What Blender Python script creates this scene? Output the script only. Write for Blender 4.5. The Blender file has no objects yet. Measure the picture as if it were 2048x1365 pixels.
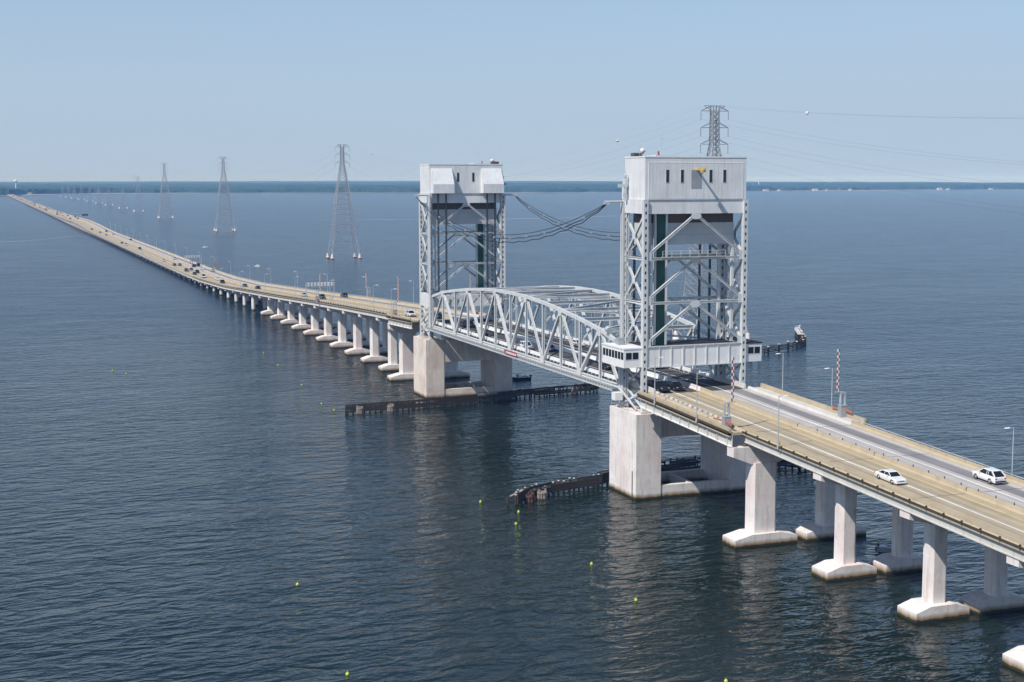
import bpy, bmesh, math, random
from mathutils import Vector, Matrix
random.seed(7)
R = math.radians
SC = bpy.context.scene
COL = SC.collection

# ---------------------------------------------------------------- camera, sky, sun, exposure
# axes: X = across the bridge (right), Y = along the bridge (away from the camera), Z = up, water at 0
cam_d = bpy.data.cameras.new('camera'); cam = bpy.data.objects.new('camera', cam_d); COL.objects.link(cam)
PITCH, YAW, ROLL = 0.11338, 0.35945, 0.00177
fw = Vector((math.sin(YAW)*math.cos(PITCH), math.cos(YAW)*math.cos(PITCH), -math.sin(PITCH)))
rt0 = Vector((math.cos(YAW), -math.sin(YAW), 0)); dn0 = Vector((-math.sin(YAW)*math.sin(PITCH), -math.cos(YAW)*math.sin(PITCH), -math.cos(PITCH)))
rt = rt0*math.cos(ROLL)+dn0*math.sin(ROLL); dn = dn0*math.cos(ROLL)-rt0*math.sin(ROLL)
m = Matrix.Identity(4)
for i in range(3):
    m[i][0], m[i][1], m[i][2] = rt[i], -dn[i], -fw[i]
m.translation = Vector((-120.303, -231.127, 57.073))
cam.matrix_world = m
cam_d.sensor_width = 36; cam_d.lens = 2840.0/2048*36; cam_d.clip_start = 1; cam_d.clip_end = 60000
SC.camera = cam

SUN = Vector((-1.0, -0.46, 1.25)).normalized()          # towards the sun
elev = math.asin(SUN.z); azim = math.atan2(SUN.x, SUN.y)
world = bpy.data.worlds.new('World'); SC.world = world; world.use_nodes = True
wn = world.node_tree.nodes; wl = world.node_tree.links
for n in list(wn): wn.remove(n)
wo = wn.new('ShaderNodeOutputWorld'); wb = wn.new('ShaderNodeBackground'); sk = wn.new('ShaderNodeTexSky')
sk.sky_type = 'NISHITA'; sk.sun_disc = False; sk.sun_elevation = elev; sk.sun_rotation = azim
sk.altitude = 0; sk.air_density = 1.0; sk.dust_density = 0.2; sk.ozone_density = 8.0
wb.inputs['Strength'].default_value = 0.12
# thin even veil of high haze over the whole sky, faintly streaked
tc = wn.new('ShaderNodeTexCoord'); wmp = wn.new('ShaderNodeMapping'); wmp.inputs['Scale'].default_value = (1.2, 2.2, 5.0)
wnz = wn.new('ShaderNodeTexNoise'); wnz.inputs['Scale'].default_value = 1.6; wnz.inputs['Detail'].default_value = 5
wmx = wn.new('ShaderNodeMix'); wmx.data_type = 'RGBA'; VEIL = (3.6, 4.6, 5.85, 1)
wl.new(tc.outputs['Generated'], wmp.inputs[0]); wl.new(wmp.outputs[0], wnz.inputs['Vector'])
wsp = wn.new('ShaderNodeSeparateXYZ'); wl.new(tc.outputs['Generated'], wsp.inputs[0])
def wmath(op, a_, b_=None):
    x = wn.new('ShaderNodeMath'); x.operation = op
    for s_, v in zip(x.inputs, (a_, b_)):
        if v is None: continue
        if isinstance(v, (int, float)): s_.default_value = v
        else: wl.new(v, s_)
    return x.outputs[0]
# optical depth of the veil grows towards the horizon with the length of the path: 1 - exp(-k / sin(elevation))
thick_ = wmath('SUBTRACT', 1.0, wmath('EXPONENT', wmath('DIVIDE', -.135, wmath('MAXIMUM', wsp.outputs[2], .02))))
fac_ = wmath('MULTIPLY', wmath('MINIMUM', thick_, .97), wmath('MULTIPLY_ADD', wnz.outputs[0], .36))
fac_.node.inputs[1].links[0].from_node.inputs[2].default_value = .80
wl.new(fac_, wmx.inputs[0])
wl.new(sk.outputs[0], wmx.inputs[6]); wmx.inputs[7].default_value = VEIL
wl.new(wmx.outputs[2], wb.inputs['Color']); wl.new(wb.outputs[0], wo.inputs['Surface'])
sd = bpy.data.lights.new('sun', 'SUN'); sd.energy = 4.5; sd.angle = R(0.53); sd.color = (1.0, 0.95, 0.88)
sun = bpy.data.objects.new('sun', sd); COL.objects.link(sun)
sun.rotation_euler = (-SUN).to_track_quat('-Z', 'Y').to_euler()
SC.view_settings.view_transform = 'Standard'; SC.view_settings.look = 'None'
SC.view_settings.exposure = 0.0; SC.view_settings.gamma = 1.0; SC.view_settings.use_curve_mapping = False
SC.render.engine = 'CYCLES'
SC.cycles.use_denoising = True
SC.cycles.max_bounces = 6; SC.cycles.diffuse_bounces = 3; SC.cycles.glossy_bounces = 3; SC.cycles.volume_bounces = 0
SC.cycles.sample_clamp_indirect = 6

# ---------------------------------------------------------------- materials
MAT = {}
def newmat(name):
    ma = bpy.data.materials.new(name); ma.use_nodes = True
    nt = ma.node_tree; b = nt.nodes['Principled BSDF']
    MAT[name] = ma
    return ma, nt, b
def N(nt, t, **kw):
    n = nt.nodes.new(t)
    for k, v in kw.items():
        if hasattr(n, k): setattr(n, k, v)
        else: n.inputs[k].default_value = v
    return n
def pos(nt, scale=(1,1,1), rotz=0):
    g = N(nt, 'ShaderNodeNewGeometry'); mp = N(nt, 'ShaderNodeMapping')
    mp.inputs['Scale'].default_value = scale; mp.inputs['Rotation'].default_value = (0,0,rotz)
    nt.links.new(g.outputs['Position'], mp.inputs['Vector']); return mp.outputs[0]
def noise(nt, vec, scale, detail=4, rough=.55):
    n = N(nt, 'ShaderNodeTexNoise'); n.inputs['Scale'].default_value = scale
    n.inputs['Detail'].default_value = detail; n.inputs['Roughness'].default_value = rough
    if vec is not None: nt.links.new(vec, n.inputs['Vector'])
    return n
def ramp(nt, fac, stops):
    r = N(nt, 'ShaderNodeValToRGB'); cr = r.color_ramp
    while len(cr.elements) < len(stops): cr.elements.new(.5)
    for e, (p, c) in zip(cr.elements, stops):
        e.position = p; e.color = (c, c, c, 1) if not isinstance(c, tuple) else (*c, 1)
    nt.links.new(fac, r.inputs['Fac']); return r.outputs['Color']
def mixc(nt, fac, a, b, mode='MIX'):
    x = N(nt, 'ShaderNodeMix', data_type='RGBA', blend_type=mode)
    for sock, v in ((x.inputs[0], fac), (x.inputs[6], a), (x.inputs[7], b)):
        if isinstance(v, (int, float)): sock.default_value = v
        elif isinstance(v, tuple): sock.default_value = (*v, 1)
        else: nt.links.new(v, sock)
    return x.outputs[2]
def plain(name, col, rough=.6, metal=0.0, var=.12, scale=.8, spec=.5):
    ma, nt, b = newmat(name)
    n = noise(nt, pos(nt), scale, 5)
    lo = tuple(c*(1-var) for c in col); hi = tuple(min(1, c*(1+var)) for c in col)
    nt.links.new(ramp(nt, n.outputs[0], [(.3, lo), (.7, hi)]), b.inputs['Base Color'])
    b.inputs['Roughness'].default_value = rough; b.inputs['Metallic'].default_value = metal
    b.inputs['Specular IOR Level'].default_value = spec
    return ma
def streaky(name, col, stain, amount=.5, rough=.6, sc=(1.2,1.2,.12), tide=False, pink=None):
    """painted steel or concrete: blotches, vertical run-off streaks, a tide mark near the water"""
    ma, nt, b = newmat(name)
    n1 = noise(nt, pos(nt), .35, 6, .6); n2 = noise(nt, pos(nt, sc), 1.3, 6, .65)
    base = ramp(nt, n1.outputs[0], [(.3, tuple(c*.9 for c in col)), (.7, tuple(min(1,c*1.06) for c in col))])
    if pink:
        n3 = noise(nt, pos(nt, (1,1,.7)), .22, 4, .6)
        base = mixc(nt, ramp(nt, n3.outputs[0], [(.45, 0.0), (.7, 1.0)]), base, pink)
    f = ramp(nt, n2.outputs[0], [(.52, 0.0), (.78, amount)])
    c = mixc(nt, f, base, stain)
    nf = noise(nt, pos(nt), 3.0, 6, .7)
    c = mixc(nt, ramp(nt, nf.outputs[0], [(.6, 0.0), (.75, amount*.5)]), c, tuple(x*.7 for x in stain))
    if tide:
        gj = N(nt, 'ShaderNodeNewGeometry'); sj = N(nt, 'ShaderNodeSeparateXYZ'); nt.links.new(gj.outputs['Position'], sj.inputs[0])
        fr = N(nt, 'ShaderNodeMath', operation='FRACT'); dv = N(nt, 'ShaderNodeMath', operation='MULTIPLY_ADD'); dv.inputs[1].default_value = 1/3.05; dv.inputs[2].default_value = .4
        nt.links.new(sj.outputs[2], dv.inputs[0]); nt.links.new(dv.outputs[0], fr.inputs[0])
        c = mixc(nt, ramp(nt, fr.outputs[0], [(.0, .35), (.018, 0.0)]), c, tuple(x*.8 for x in stain))
        n5 = noise(nt, pos(nt, (1,1,.55)), .9, 7, .75)
        c = mixc(nt, ramp(nt, n5.outputs[0], [(.55, 0.0), (.68, .5)]), c, tuple(x*1.25 for x in stain))
        g = N(nt, 'ShaderNodeNewGeometry'); sx = N(nt, 'ShaderNodeSeparateXYZ'); nt.links.new(g.outputs['Position'], sx.inputs[0])
        wob = noise(nt, pos(nt, (1,1,.3)), .9, 4)
        ad = N(nt, 'ShaderNodeMath', operation='MULTIPLY_ADD'); nt.links.new(wob.outputs[0], ad.inputs[0]); ad.inputs[1].default_value = -.6
        nt.links.new(sx.outputs[2], ad.inputs[2])
        c = mixc(nt, ramp(nt, ad.outputs[0], [(.12, 1.0), (.80, 0.0)]), c, (.27, .18, .075))
        c = mixc(nt, ramp(nt, ad.outputs[0], [(.0, 1.0), (.06, 0.0)]), c, (.035, .03, .015))
    nt.links.new(c, b.inputs['Base Color']); b.inputs['Roughness'].default_value = rough
    b.inputs['Specular IOR Level'].default_value = .35
    return ma
streaky('steel', (.62,.64,.64), (.32,.25,.19), .58, .5)
streaky('panel', (.74,.75,.75), (.40,.36,.32), .62, .55, sc=(1.5,1.5,.08))
streaky('concrete', (.82,.77,.73), (.38,.30,.25), .65, .85, tide=True, pink=(.74,.62,.60))
streaky('rust_concrete', (.78,.70,.62), (.46,.30,.19), .65, .85, tide=True, pink=(.60,.48,.42))
streaky('girder_paint', (.60,.58,.54), (.32,.26,.2), .45, .7)
streaky('tan_concrete', (.47,.395,.275), (.24,.18,.11), .55, .9, sc=(.6,.6,.6))
streaky('timber', (.055,.045,.04), (.015,.013,.012), .8, .9)
streaky('pale_timber', (.30,.25,.21), (.12,.09,.08), .8, .9)
streaky('red_timber', (.13,.065,.05), (.04,.03,.025), .7, .9)
streaky('counterweight_paint', (.52,.54,.55), (.4,.38,.36), .3, .7)
streaky('rusty_brown', (.13,.105,.09), (.06,.045,.04), .6, .9)
plain('dark_rail', (.07,.05,.035), .7); plain('white_paint', (.82,.82,.80), .5, var=.05); plain('roof_black', (.025,.025,.028), .9)
plain('galvanised', (.52,.54,.55), .45, .3); plain('pylon_steel', (.42,.43,.44), .5, .35); plain('pylon_dark', (.20,.17,.17), .6, .3)
plain('dark_rope', (.02,.022,.028), .6); plain('green_panel', (.012,.075,.055), .55, var=.2); plain('red_paint', (.33,.03,.045), .5)
plain('orange_paint', (.52,.13,.06), .5); plain('yellow', (.55,.38,.08), .5); plain('sign_white', (.8,.8,.78), .5, var=.04); plain('black', (.012,.012,.014), .6)
plain('signal_yellow', (.52,.60,.06), .55, var=.05); plain('cabinet_grey', (.35,.37,.39), .5, .2); plain('rope_grey', (.10,.10,.105), .6)
plain('joint', (.07,.06,.05), .9); plain('rubber', (.018,.018,.018), .85); plain('chrome', (.5,.5,.52), .3, .8); plain('lamp_red', (.45,.02,.02), .3); plain('lamp_clear', (.75,.78,.8), .2)
plain('skin', (.45,.28,.2), .6); plain('cloth_dark', (.03,.035,.06), .8); plain('cloth_lime', (.55,.75,.2), .8); plain('cloth_grey', (.2,.2,.22), .8)
plain('weathered_white', (.55,.54,.52), .7, var=.3); plain('grating', (.22,.23,.235), .7, .2); plain('bark', (.07,.05,.04), .9)
def glassy(name, col, rough=.08):
    ma, nt, b = newmat(name); b.inputs['Base Color'].default_value = (*col, 1); b.inputs['Roughness'].default_value = rough
    n = noise(nt, pos(nt), 1.7, 3); bp = N(nt, 'ShaderNodeBump'); bp.inputs['Strength'].default_value = .04; bp.inputs['Distance'].default_value = .05
    nt.links.new(n.outputs[0], bp.inputs['Height']); nt.links.new(bp.outputs[0], b.inputs['Normal'])
    return ma
glassy('glass', (.012,.016,.02)); glassy('car_glass', (.01,.012,.015), .05)
def carpaint(name, col):
    ma = plain(name, col, .32, 0, var=.03, scale=3); b = ma.node_tree.nodes['Principled BSDF']; b.inputs['Coat Weight'].default_value = .6; b.inputs['Coat Roughness'].default_value = .08
CARCOL = dict(white=(.80,.80,.79), black=(.012,.012,.014), navy=(.015,.02,.06), grey=(.16,.18,.2), silver=(.46,.48,.5), green=(.03,.05,.05), maroon=(.12,.03,.05), blue=(.03,.16,.42), slate=(.07,.09,.12), red=(.4,.03,.03))
for k, v in CARCOL.items(): carpaint('paint_'+k, v)

def road_mat(name, col, dark, wear=.6, tracks=0.0):
    ma, nt, b = newmat(name)
    n1 = noise(nt, pos(nt, (.7,.035,1)), 1.1, 6, .65); n2 = noise(nt, pos(nt), .25, 6, .6); n3 = noise(nt, pos(nt), 6, 4, .7)
    c = ramp(nt, n2.outputs[0], [(.3, tuple(x*.86 for x in col)), (.7, tuple(x*1.1 for x in col))])
    c = mixc(nt, ramp(nt, n1.outputs[0], [(.42, 0.0), (.75, wear)]), c, dark)
    c = mixc(nt, ramp(nt, n3.outputs[0], [(.35, .25), (.6, 0.0)]), c, tuple(x*.6 for x in dark))
    if tracks:
        g = N(nt, 'ShaderNodeNewGeometry'); sx = N(nt, 'ShaderNodeSeparateXYZ'); nt.links.new(g.outputs['Position'], sx.inputs[0])
        ab = N(nt, 'ShaderNodeMath', operation='ABSOLUTE'); nt.links.new(sx.outputs[0], ab.inputs[0])
        dv = N(nt, 'ShaderNodeMath', operation='MULTIPLY'); nt.links.new(ab.outputs[0], dv.inputs[0]); dv.inputs[1].default_value = .1
        st = [(.0, 0.0)]
        for x in (2.35, 4.05, 6.3, 8.0): st += [(x/10-.055, 0.0), (x/10, 1.0), (x/10+.055, 0.0)]
        tr = ramp(nt, dv.outputs[0], st); nw = noise(nt, pos(nt, (1,.06,1)), .8, 5, .7)
        mu = N(nt, 'ShaderNodeMath', operation='MULTIPLY'); nt.links.new(tr, mu.inputs[0]); nt.links.new(ramp(nt, nw.outputs[0], [(.25, 0.0), (.75, tracks)]), mu.inputs[1])
        c = mixc(nt, mu.outputs[0], c, tuple(x*.62 for x in dark))
        sp_ = noise(nt, pos(nt, (1,.4,1)), .55, 3, .5)
        c = mixc(nt, ramp(nt, sp_.outputs[0], [(.68, 0.0), (.72, .45)]), c, tuple(x*.8 for x in dark))
    nt.links.new(c, b.inputs['Base Color']); b.inputs['Roughness'].default_value = .9; b.inputs['Specular IOR Level'].default_value = .25
road_mat('road_tan', (.475,.395,.27), (.33,.27,.195), .65, .9); road_mat('road_grey', (.52,.48,.445), (.36,.33,.31), .65, .6); road_mat('asphalt', (.26,.25,.255), (.17,.165,.17))
road_mat('deck_dark', (.085,.082,.085), (.05,.05,.052)); road_mat('line_white', (.80,.79,.76), (.55,.52,.46), .5); road_mat('line_yellow', (.74,.54,.22), (.55,.42,.2), .5)

# water: wind waves as a bump in several octaves, calmer and rougher lanes, dark green body colour
wm, nt, b = newmat('river_water')
CR = math.atan2(.28, .96)
def wavevec(sx, sy, rot): return pos(nt, (sx, sy, 1), rot)
w1 = noise(nt, wavevec(.20, .40, -CR), 1.0, 3, .5); w1.inputs['Distortion'].default_value = .6
w2 = noise(nt, wavevec(.55, 1.1, -CR+.5), 1.0, 3, .55)
w3 = noise(nt, wavevec(.035, .075, -CR-.2), 1.0, 3, .5)
lanes = noise(nt, wavevec(.0022, .011, -CR-.1), 1.0, 4, .6)
gust = noise(nt, wavevec(.028, .05, -CR+.3), 1.0, 5, .65)
def mth(op, a, b_=None, c_=None):
    x = N(nt, 'ShaderNodeMath', operation=op)
    for s_, v in zip(x.inputs, (a, b_, c_)):
        if v is None: continue
        if isinstance(v, (int, float)): s_.default_value = v
        else: nt.links.new(v, s_)
    return x.outputs[0]
hgt = mth('ADD', mth('MULTIPLY', w1.outputs[0], .80), mth('MULTIPLY', w2.outputs[0], .16))
hgt = mth('ADD', hgt, mth('MULTIPLY', w3.outputs[0], .45))
# wind shadow of the bridge: calmer water beside and below it, rougher out on the river
sx_ = N(nt, 'ShaderNodeSeparateXYZ'); nt.links.new(N(nt, 'ShaderNodeNewGeometry').outputs['Position'], sx_.inputs[0])
px_ = mth('ADD', sx_.outputs[0], 20.0); py_ = mth('MULTIPLY', mth('ADD', sx_.outputs[1], 20.0), .55)
off = mth('SQRT', mth('ADD', mth('MULTIPLY', px_, px_), mth('MULTIPLY', py_, py_)))
lee = N(nt, 'ShaderNodeMapRange'); nt.links.new(mth('ADD', off, mth('MULTIPLY', gust.outputs[0], 50.0)), lee.inputs[0])
lee.inputs[1].default_value = 60; lee.inputs[2].default_value = 260; lee.inputs[3].default_value = 0.0; lee.inputs[4].default_value = 1.0
amp = mth('MULTIPLY', ramp(nt, lanes.outputs[0], [(.32, .75), (.62, 1.1)]), ramp(nt, gust.outputs[0], [(.3, .65), (.7, 1.25)]))
hgt = mth('MULTIPLY', hgt, mth('MULTIPLY', amp, mth('MULTIPLY_ADD', lee.outputs[0], .6, .75)))
bp = N(nt, 'ShaderNodeBump'); bp.inputs['Strength'].default_value = 1.0; bp.inputs['Distance'].default_value = 1.0
nt.links.new(hgt, bp.inputs['Height']); nt.links.new(bp.outputs[0], b.inputs['Normal'])
nt.links.new(mixc(nt, lee.outputs[0], (.006, .0145, .0115), (.006, .024, .041)), b.inputs['Base Color'])   # greenish by the piers, bluer over open water
b.inputs['IOR'].default_value = 1.333
nt.links.new(mth('MULTIPLY_ADD', lee.outputs[0], .15, mth('MULTIPLY_ADD', gust.outputs[0], .06, .02)), b.inputs['Roughness'])
plain('foam', (.62,.70,.76), .8, var=.2, scale=.6)
streaky('shore_sand', (.36,.33,.26), (.14,.17,.09), .9, .95, sc=(.05,.05,.05))
fm, nt, b = newmat('foliage')
n = noise(nt, pos(nt), .06, 5, .65); nt.links.new(ramp(nt, n.outputs[0], [(.3, (.018,.036,.016)), (.55, (.035,.065,.025)), (.75, (.06,.095,.038))]), b.inputs['Base Color']); b.inputs['Roughness'].default_value = .9
b.inputs['Specular IOR Level'].default_value = .1
plain('roof_shingle', (.16,.14,.13), .9); plain('house_wall', (.72,.70,.66), .8); plain('house_brick', (.32,.2,.15), .9)

# ---------------------------------------------------------------- mesh builder
class MB:
    def __init__(s): s.v = []; s.f = []; s.mi = []
    def add(s, vs, fs, mi=0):
        o = len(s.v); s.v += [tuple(v) for v in vs]; s.f += [tuple(i+o for i in f) for f in fs]; s.mi += [mi]*len(fs); return s
    def box(s, x0, x1, y0, y1, z0, z1, mi=0):
        vs = [(x, y, z) for z in (z0, z1) for y in (y0, y1) for x in (x0, x1)]
        return s.add(vs, [(0,2,3,1), (4,5,7,6), (0,1,5,4), (2,6,7,3), (0,4,6,2), (1,3,7,5)], mi)
    def beam(s, p, q, w, h, up=(0,0,1), mi=0):
        p, q = Vector(p), Vector(q); d = (q-p).normalized(); u = Vector(up)
        if abs(d.dot(u)) > .99: u = Vector((0,1,0))
        sd_ = d.cross(u).normalized(); u = sd_.cross(d).normalized()
        a, b_ = sd_*w/2, u*h/2
        vs = [p-a-b_, p+a-b_, p+a+b_, p-a+b_, q-a-b_, q+a-b_, q+a+b_, q-a+b_]
        return s.add(vs, [(0,1,2,3), (4,7,6,5), (0,4,5,1), (1,5,6,2), (2,6,7,3), (3,7,4,0)], mi)
    def hbeam(s, p, q, w, h, t=.09, up=(0,0,1), mi=0):
        """rolled section: two flanges of width w, h apart along up, and a web"""
        p, q = Vector(p), Vector(q); d = (q-p).normalized(); u = Vector(up)
        if abs(d.dot(u)) > .99: u = Vector((0,1,0))
        sd_ = d.cross(u).normalized(); u = sd_.cross(d).normalized()
        o = u*(h/2-t/2)
        s.beam(p+o, q+o, w, t, u, mi); s.beam(p-o, q-o, w, t, u, mi); s.beam(p, q, t*.8, h-2*t, u, mi); return s
    def cyl(s, p, q, r0, r1=None, n=10, mi=0, caps=True):
        r1 = r0 if r1 is None else r1
        p, q = Vector(p), Vector(q); d = (q-p).normalized(); u = Vector((0,0,1)) if abs(d.z) < .9 else Vector((1,0,0))
        a = d.cross(u).normalized(); b_ = d.cross(a)
        vs = []
        for c, r in ((p, r0), (q, r1)):
            for i in range(n):
                t = 2*math.pi*i/n; vs.append(c+a*math.cos(t)*r+b_*math.sin(t)*r)
        fs = [(i, i+n, (i+1) % n+n, (i+1) % n) for i in range(n)]
        if caps: fs += [tuple(range(n)), tuple(range(2*n-1, n-1, -1))]
        return s.add(vs, fs, mi)
    def tube(s, pts, r, n=6, mi=0):
        for a, b_ in zip(pts[:-1], pts[1:]): s.cyl(a, b_, r, r, n, mi)
        return s
    def lathe(s, prof, c=(0,0,0), n=12, mi=0):
        vs = []
        for r, z in prof:
            for i in range(n): t = 2*math.pi*i/n; vs.append((c[0]+r*math.cos(t), c[1]+r*math.sin(t), c[2]+z))
        fs = [(k*n+i, k*n+(i+1) % n, (k+1)*n+(i+1) % n, (k+1)*n+i) for k in range(len(prof)-1) for i in range(n)]
        fs += [tuple(range(n-1, -1, -1)), tuple(range((len(prof)-1)*n, len(prof)*n))]
        return s.add(vs, fs, mi)
    def prism(s, poly, lo, hi, ax, mi=0):
        """polygon in the other two axes (cyclic order kept x,y,z) extruded along ax"""
        def P(u, w, t):
            return {0: (t, u, w), 1: (u, t, w), 2: (u, w, t)}[ax]
        n = len(poly)
        vs = [P(u, w, lo) for u, w in poly]+[P(u, w, hi) for u, w in poly]
        fs = [(i, (i+1) % n, (i+1) % n+n, i+n) for i in range(n)]+[tuple(range(n-1, -1, -1)), tuple(range(n, 2*n))]
        return s.add(vs, fs, mi)
    def loft(s, secs, mi=0, cap=True):
        n = len(secs[0]); vs = [p for sec in secs for p in sec]
        fs = [(k*n+i, k*n+(i+1) % n, (k+1)*n+(i+1) % n, (k+1)*n+i) for k in range(len(secs)-1) for i in range(n)]
        if cap: fs += [tuple(range(n-1, -1, -1)), tuple(range((len(secs)-1)*n, len(secs)*n))]
        return s.add(vs, fs, mi)
    def mesh(s, name, mats):
        me = bpy.data.meshes.new(name); me.from_pydata(s.v, [], s.f)
        for x in ([mats] if isinstance(mats, str) else mats): me.materials.append(MAT[x])
        if any(s.mi): me.polygons.foreach_set('material_index', s.mi)
        bm = bmesh.new(); bm.from_mesh(me); bmesh.ops.recalc_face_normals(bm, faces=bm.faces); bm.to_mesh(me); bm.free()
        me.update(); return me
    def build(s, name, mats, parent=None, smooth=False):
        me = s.mesh(name, mats)
        if smooth: me.polygons.foreach_set('use_smooth', [True]*len(me.polygons))
        return link(name, me, parent)
def link(name, data, parent=None):
    o = bpy.data.objects.new(name, data); COL.objects.link(o)
    if parent is not None: o.parent = parent
    return o
def tag(o, label, cat, group=None):
    o['label'] = label; o['category'] = cat
    if group: o['group'] = group
    return o
def thing(name, label, cat, loc=(0,0,0), rz=0, group=None):
    o = link(name, None); o.location = loc; o.rotation_euler = (0,0,rz); o.empty_display_size = .5
    return tag(o, label, cat, group)
def struct(o, kind='structure'): o['kind'] = kind; return o
def copy_tree(o, parent=None):
    c = o.copy(); COL.objects.link(c)
    if parent is not None: c.parent = parent
    for ch in list(o.children): copy_tree(ch, c)
    return c
ORD = ['first','second','third','fourth','fifth','sixth','seventh','eighth','ninth','tenth','eleventh','twelfth','thirteenth','fourteenth','fifteenth','sixteenth','seventeenth','eighteenth','nineteenth','twentieth']
def smooth01(t): t = max(0, min(1, t)); return t*t*(3-2*t)
def interp(x, xs, ys):
    if x <= xs[0]: return ys[0]
    for a, b_, ya, yb in zip(xs, xs[1:], ys, ys[1:]):
        if x <= b_: return ya+(yb-ya)*(x-a)/(b_-a)
    return ys[-1]
PA = [-320,-60,-30,-4.4,130.9,152,180,216,264,324,400,461,537,600,1200,1316,1450,1580,1730,1950,2200,5420]
PZ = [5.2,16.9,18.22,19.35,19.3,18.6,17.7,16.3,14.3,11.6,8.5,6.1,4.3,3.95,4.3,5.0,6.8,7.5,6.7,5.2,4.8,4.5]
def road_z(a): return interp(a, PA, PZ)

# ---------------------------------------------------------------- river, far shore, wood
MB().box(-9000, 13000, -3000, 7000, -.9, 0).build('river_water', 'river_water')
struct(bpy.data.objects['river_water'])
SHC = [-9000,-2500,-400,-60,0,60,350,700,1300,2170,3000,4150,5000,7500,13000]
SHA = [5400,5600,5480,5360,5345,5560,5980,6000,5750,5400,5520,5690,5720,6000,6300]
def shore(c): return interp(c, SHC, SHA)+14*math.sin(c*.011)+9*math.sin(c*.037+1)
cs = [-9000+i*40 for i in range(551)]
mb = MB(); rows = [(0,-.6),(10,.7),(45,1.5),(140,2.2),(21000,2.2)]
vs = [(c, shore(c)+d if d < 20000 else 26500, z) for c in cs for d, z in rows]; nr = len(rows)
mb.add(vs, [(i*nr+j, (i+1)*nr+j, (i+1)*nr+j+1, i*nr+j+1) for i in range(len(cs)-1) for j in range(nr-1)])
struct(mb.build('shore_ground', 'shore_sand'))
# the wood: canopy with a ragged front, crowns a few metres across, running back to the horizon
rnd = random.Random(3)
def canopy(c0, c1, step, depths, name, hbase):
    cc = [c0+i*step for i in range(int((c1-c0)/step)+1)]
    nd = len(depths); vs = []
    ph = [rnd.uniform(0, 6) for _ in range(6)]
    for i, c in enumerate(cc):
        low = 3.4*math.sin(c*.0041+ph[0])+2.4*math.sin(c*.013+ph[1])+2.0*math.sin(c*.043+ph[2])+1.5*math.sin(c*.11+ph[3])
        marsh = max(0, math.sin(c*.0017+1.1)-.55)*120+18*math.sin(c*.019)+10*math.sin(c*.061)
        if -70 < c < 30: marsh = -20
        if 85 < c < 100: marsh += 240
        for j, d in enumerate(depths):
            z = hbase+low+rnd.gauss(0, 2.6)+(3 if d > 300 else 0)+min(8, d*.0009)
            if j == 0: z = 1.0
            if j == 1: z = hbase*.45+rnd.uniform(-2, 3)
            if j == 2: z = hbase*.8+rnd.uniform(-3, 3)
            vs.append((c+rnd.uniform(-.4, .4)*step, shore(c)+28+max(0, marsh)+d+rnd.uniform(-.3, .3)*(depths[min(j+1, nd-1)]-d), z))
    mb = MB(); mb.add(vs, [(i*nd+j, (i+1)*nd+j, (i+1)*nd+j+1, i*nd+j+1) for i in range(len(cc)-1) for j in range(nd-1)])
    o = mb.build(name, 'foliage'); struct(o, 'stuff'); tag(o, 'hazy dark green wood along the whole far shore', 'forest'); return o
canopy(-1500, 6600, 4.5, [0,2,4,7,12,18,26,36,50,70,100,150,220,330,500,800,1300,2100,3400,5600,9000,14000,20200], 'forest', 16)

# air: even pale haze in one closed box
hz, nt, b = newmat('haze_air'); nt.nodes.remove(b)
pv = N(nt, 'ShaderNodeVolumePrincipled'); pv.inputs['Color'].default_value = (.22,.47,1.0,1); pv.inputs['Absorption Color'].default_value = (1,1,1,1)
pv.inputs['Density'].default_value = .9e-4; pv.inputs['Anisotropy'].default_value = -0.3
nt.links.new(pv.outputs[0], nt.nodes['Material Output'].inputs['Volume'])
ho = MB().box(-9500, 13500, -3500, 27000, -2, 88).build('haze', 'haze_air'); struct(ho, 'stuff'); tag(ho, 'pale blue haze in the air over the river', 'haze')

# ---------------------------------------------------------------- bridge approaches
def strip(name, mat, a0, a1, c0, c1, dz, parent, step=8.0, thick=0.0):
    n = max(1, int((a1-a0)/step)); aa = sorted(set([a0+(a1-a0)*i/n for i in range(n+1)]+[a for a in PA if a0 < a < a1]))
    mb = MB()
    if thick:
        mb.loft([[(c0, a, road_z(a)+dz-thick), (c1, a, road_z(a)+dz-thick), (c1, a, road_z(a)+dz), (c0, a, road_z(a)+dz)] for a in aa])
    else:
        vs = [(c, a, road_z(a)+dz) for a in aa for c in (c0, c1)]
        mb.add(vs, [(2*i, 2*i+1, 2*i+3, 2*i+2) for i in range(len(aa)-1)])
    return mb.build(name, mat, parent)
def profile_run(name, mat, a0, a1, poly, parent, step=8.0):
    """a cross-section (c, dz) swept along the road profile"""
    n = max(1, int((a1-a0)/step)); aa = sorted(set([a0+(a1-a0)*i/n for i in range(n+1)]+[a for a in PA if a0 < a < a1]))
    return MB().loft([[(c, a, road_z(a)+dz) for c, dz in poly] for a in aa]).build(name, mat, parent)
def jersey(c, h=.82, w=.32): return [(c-w,0.0), (c+w,0.0), (c+w,.1), (c+.16,.35), (c+.09,h), (c-.09,h), (c-.16,.35), (c-w,.1)]

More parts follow.
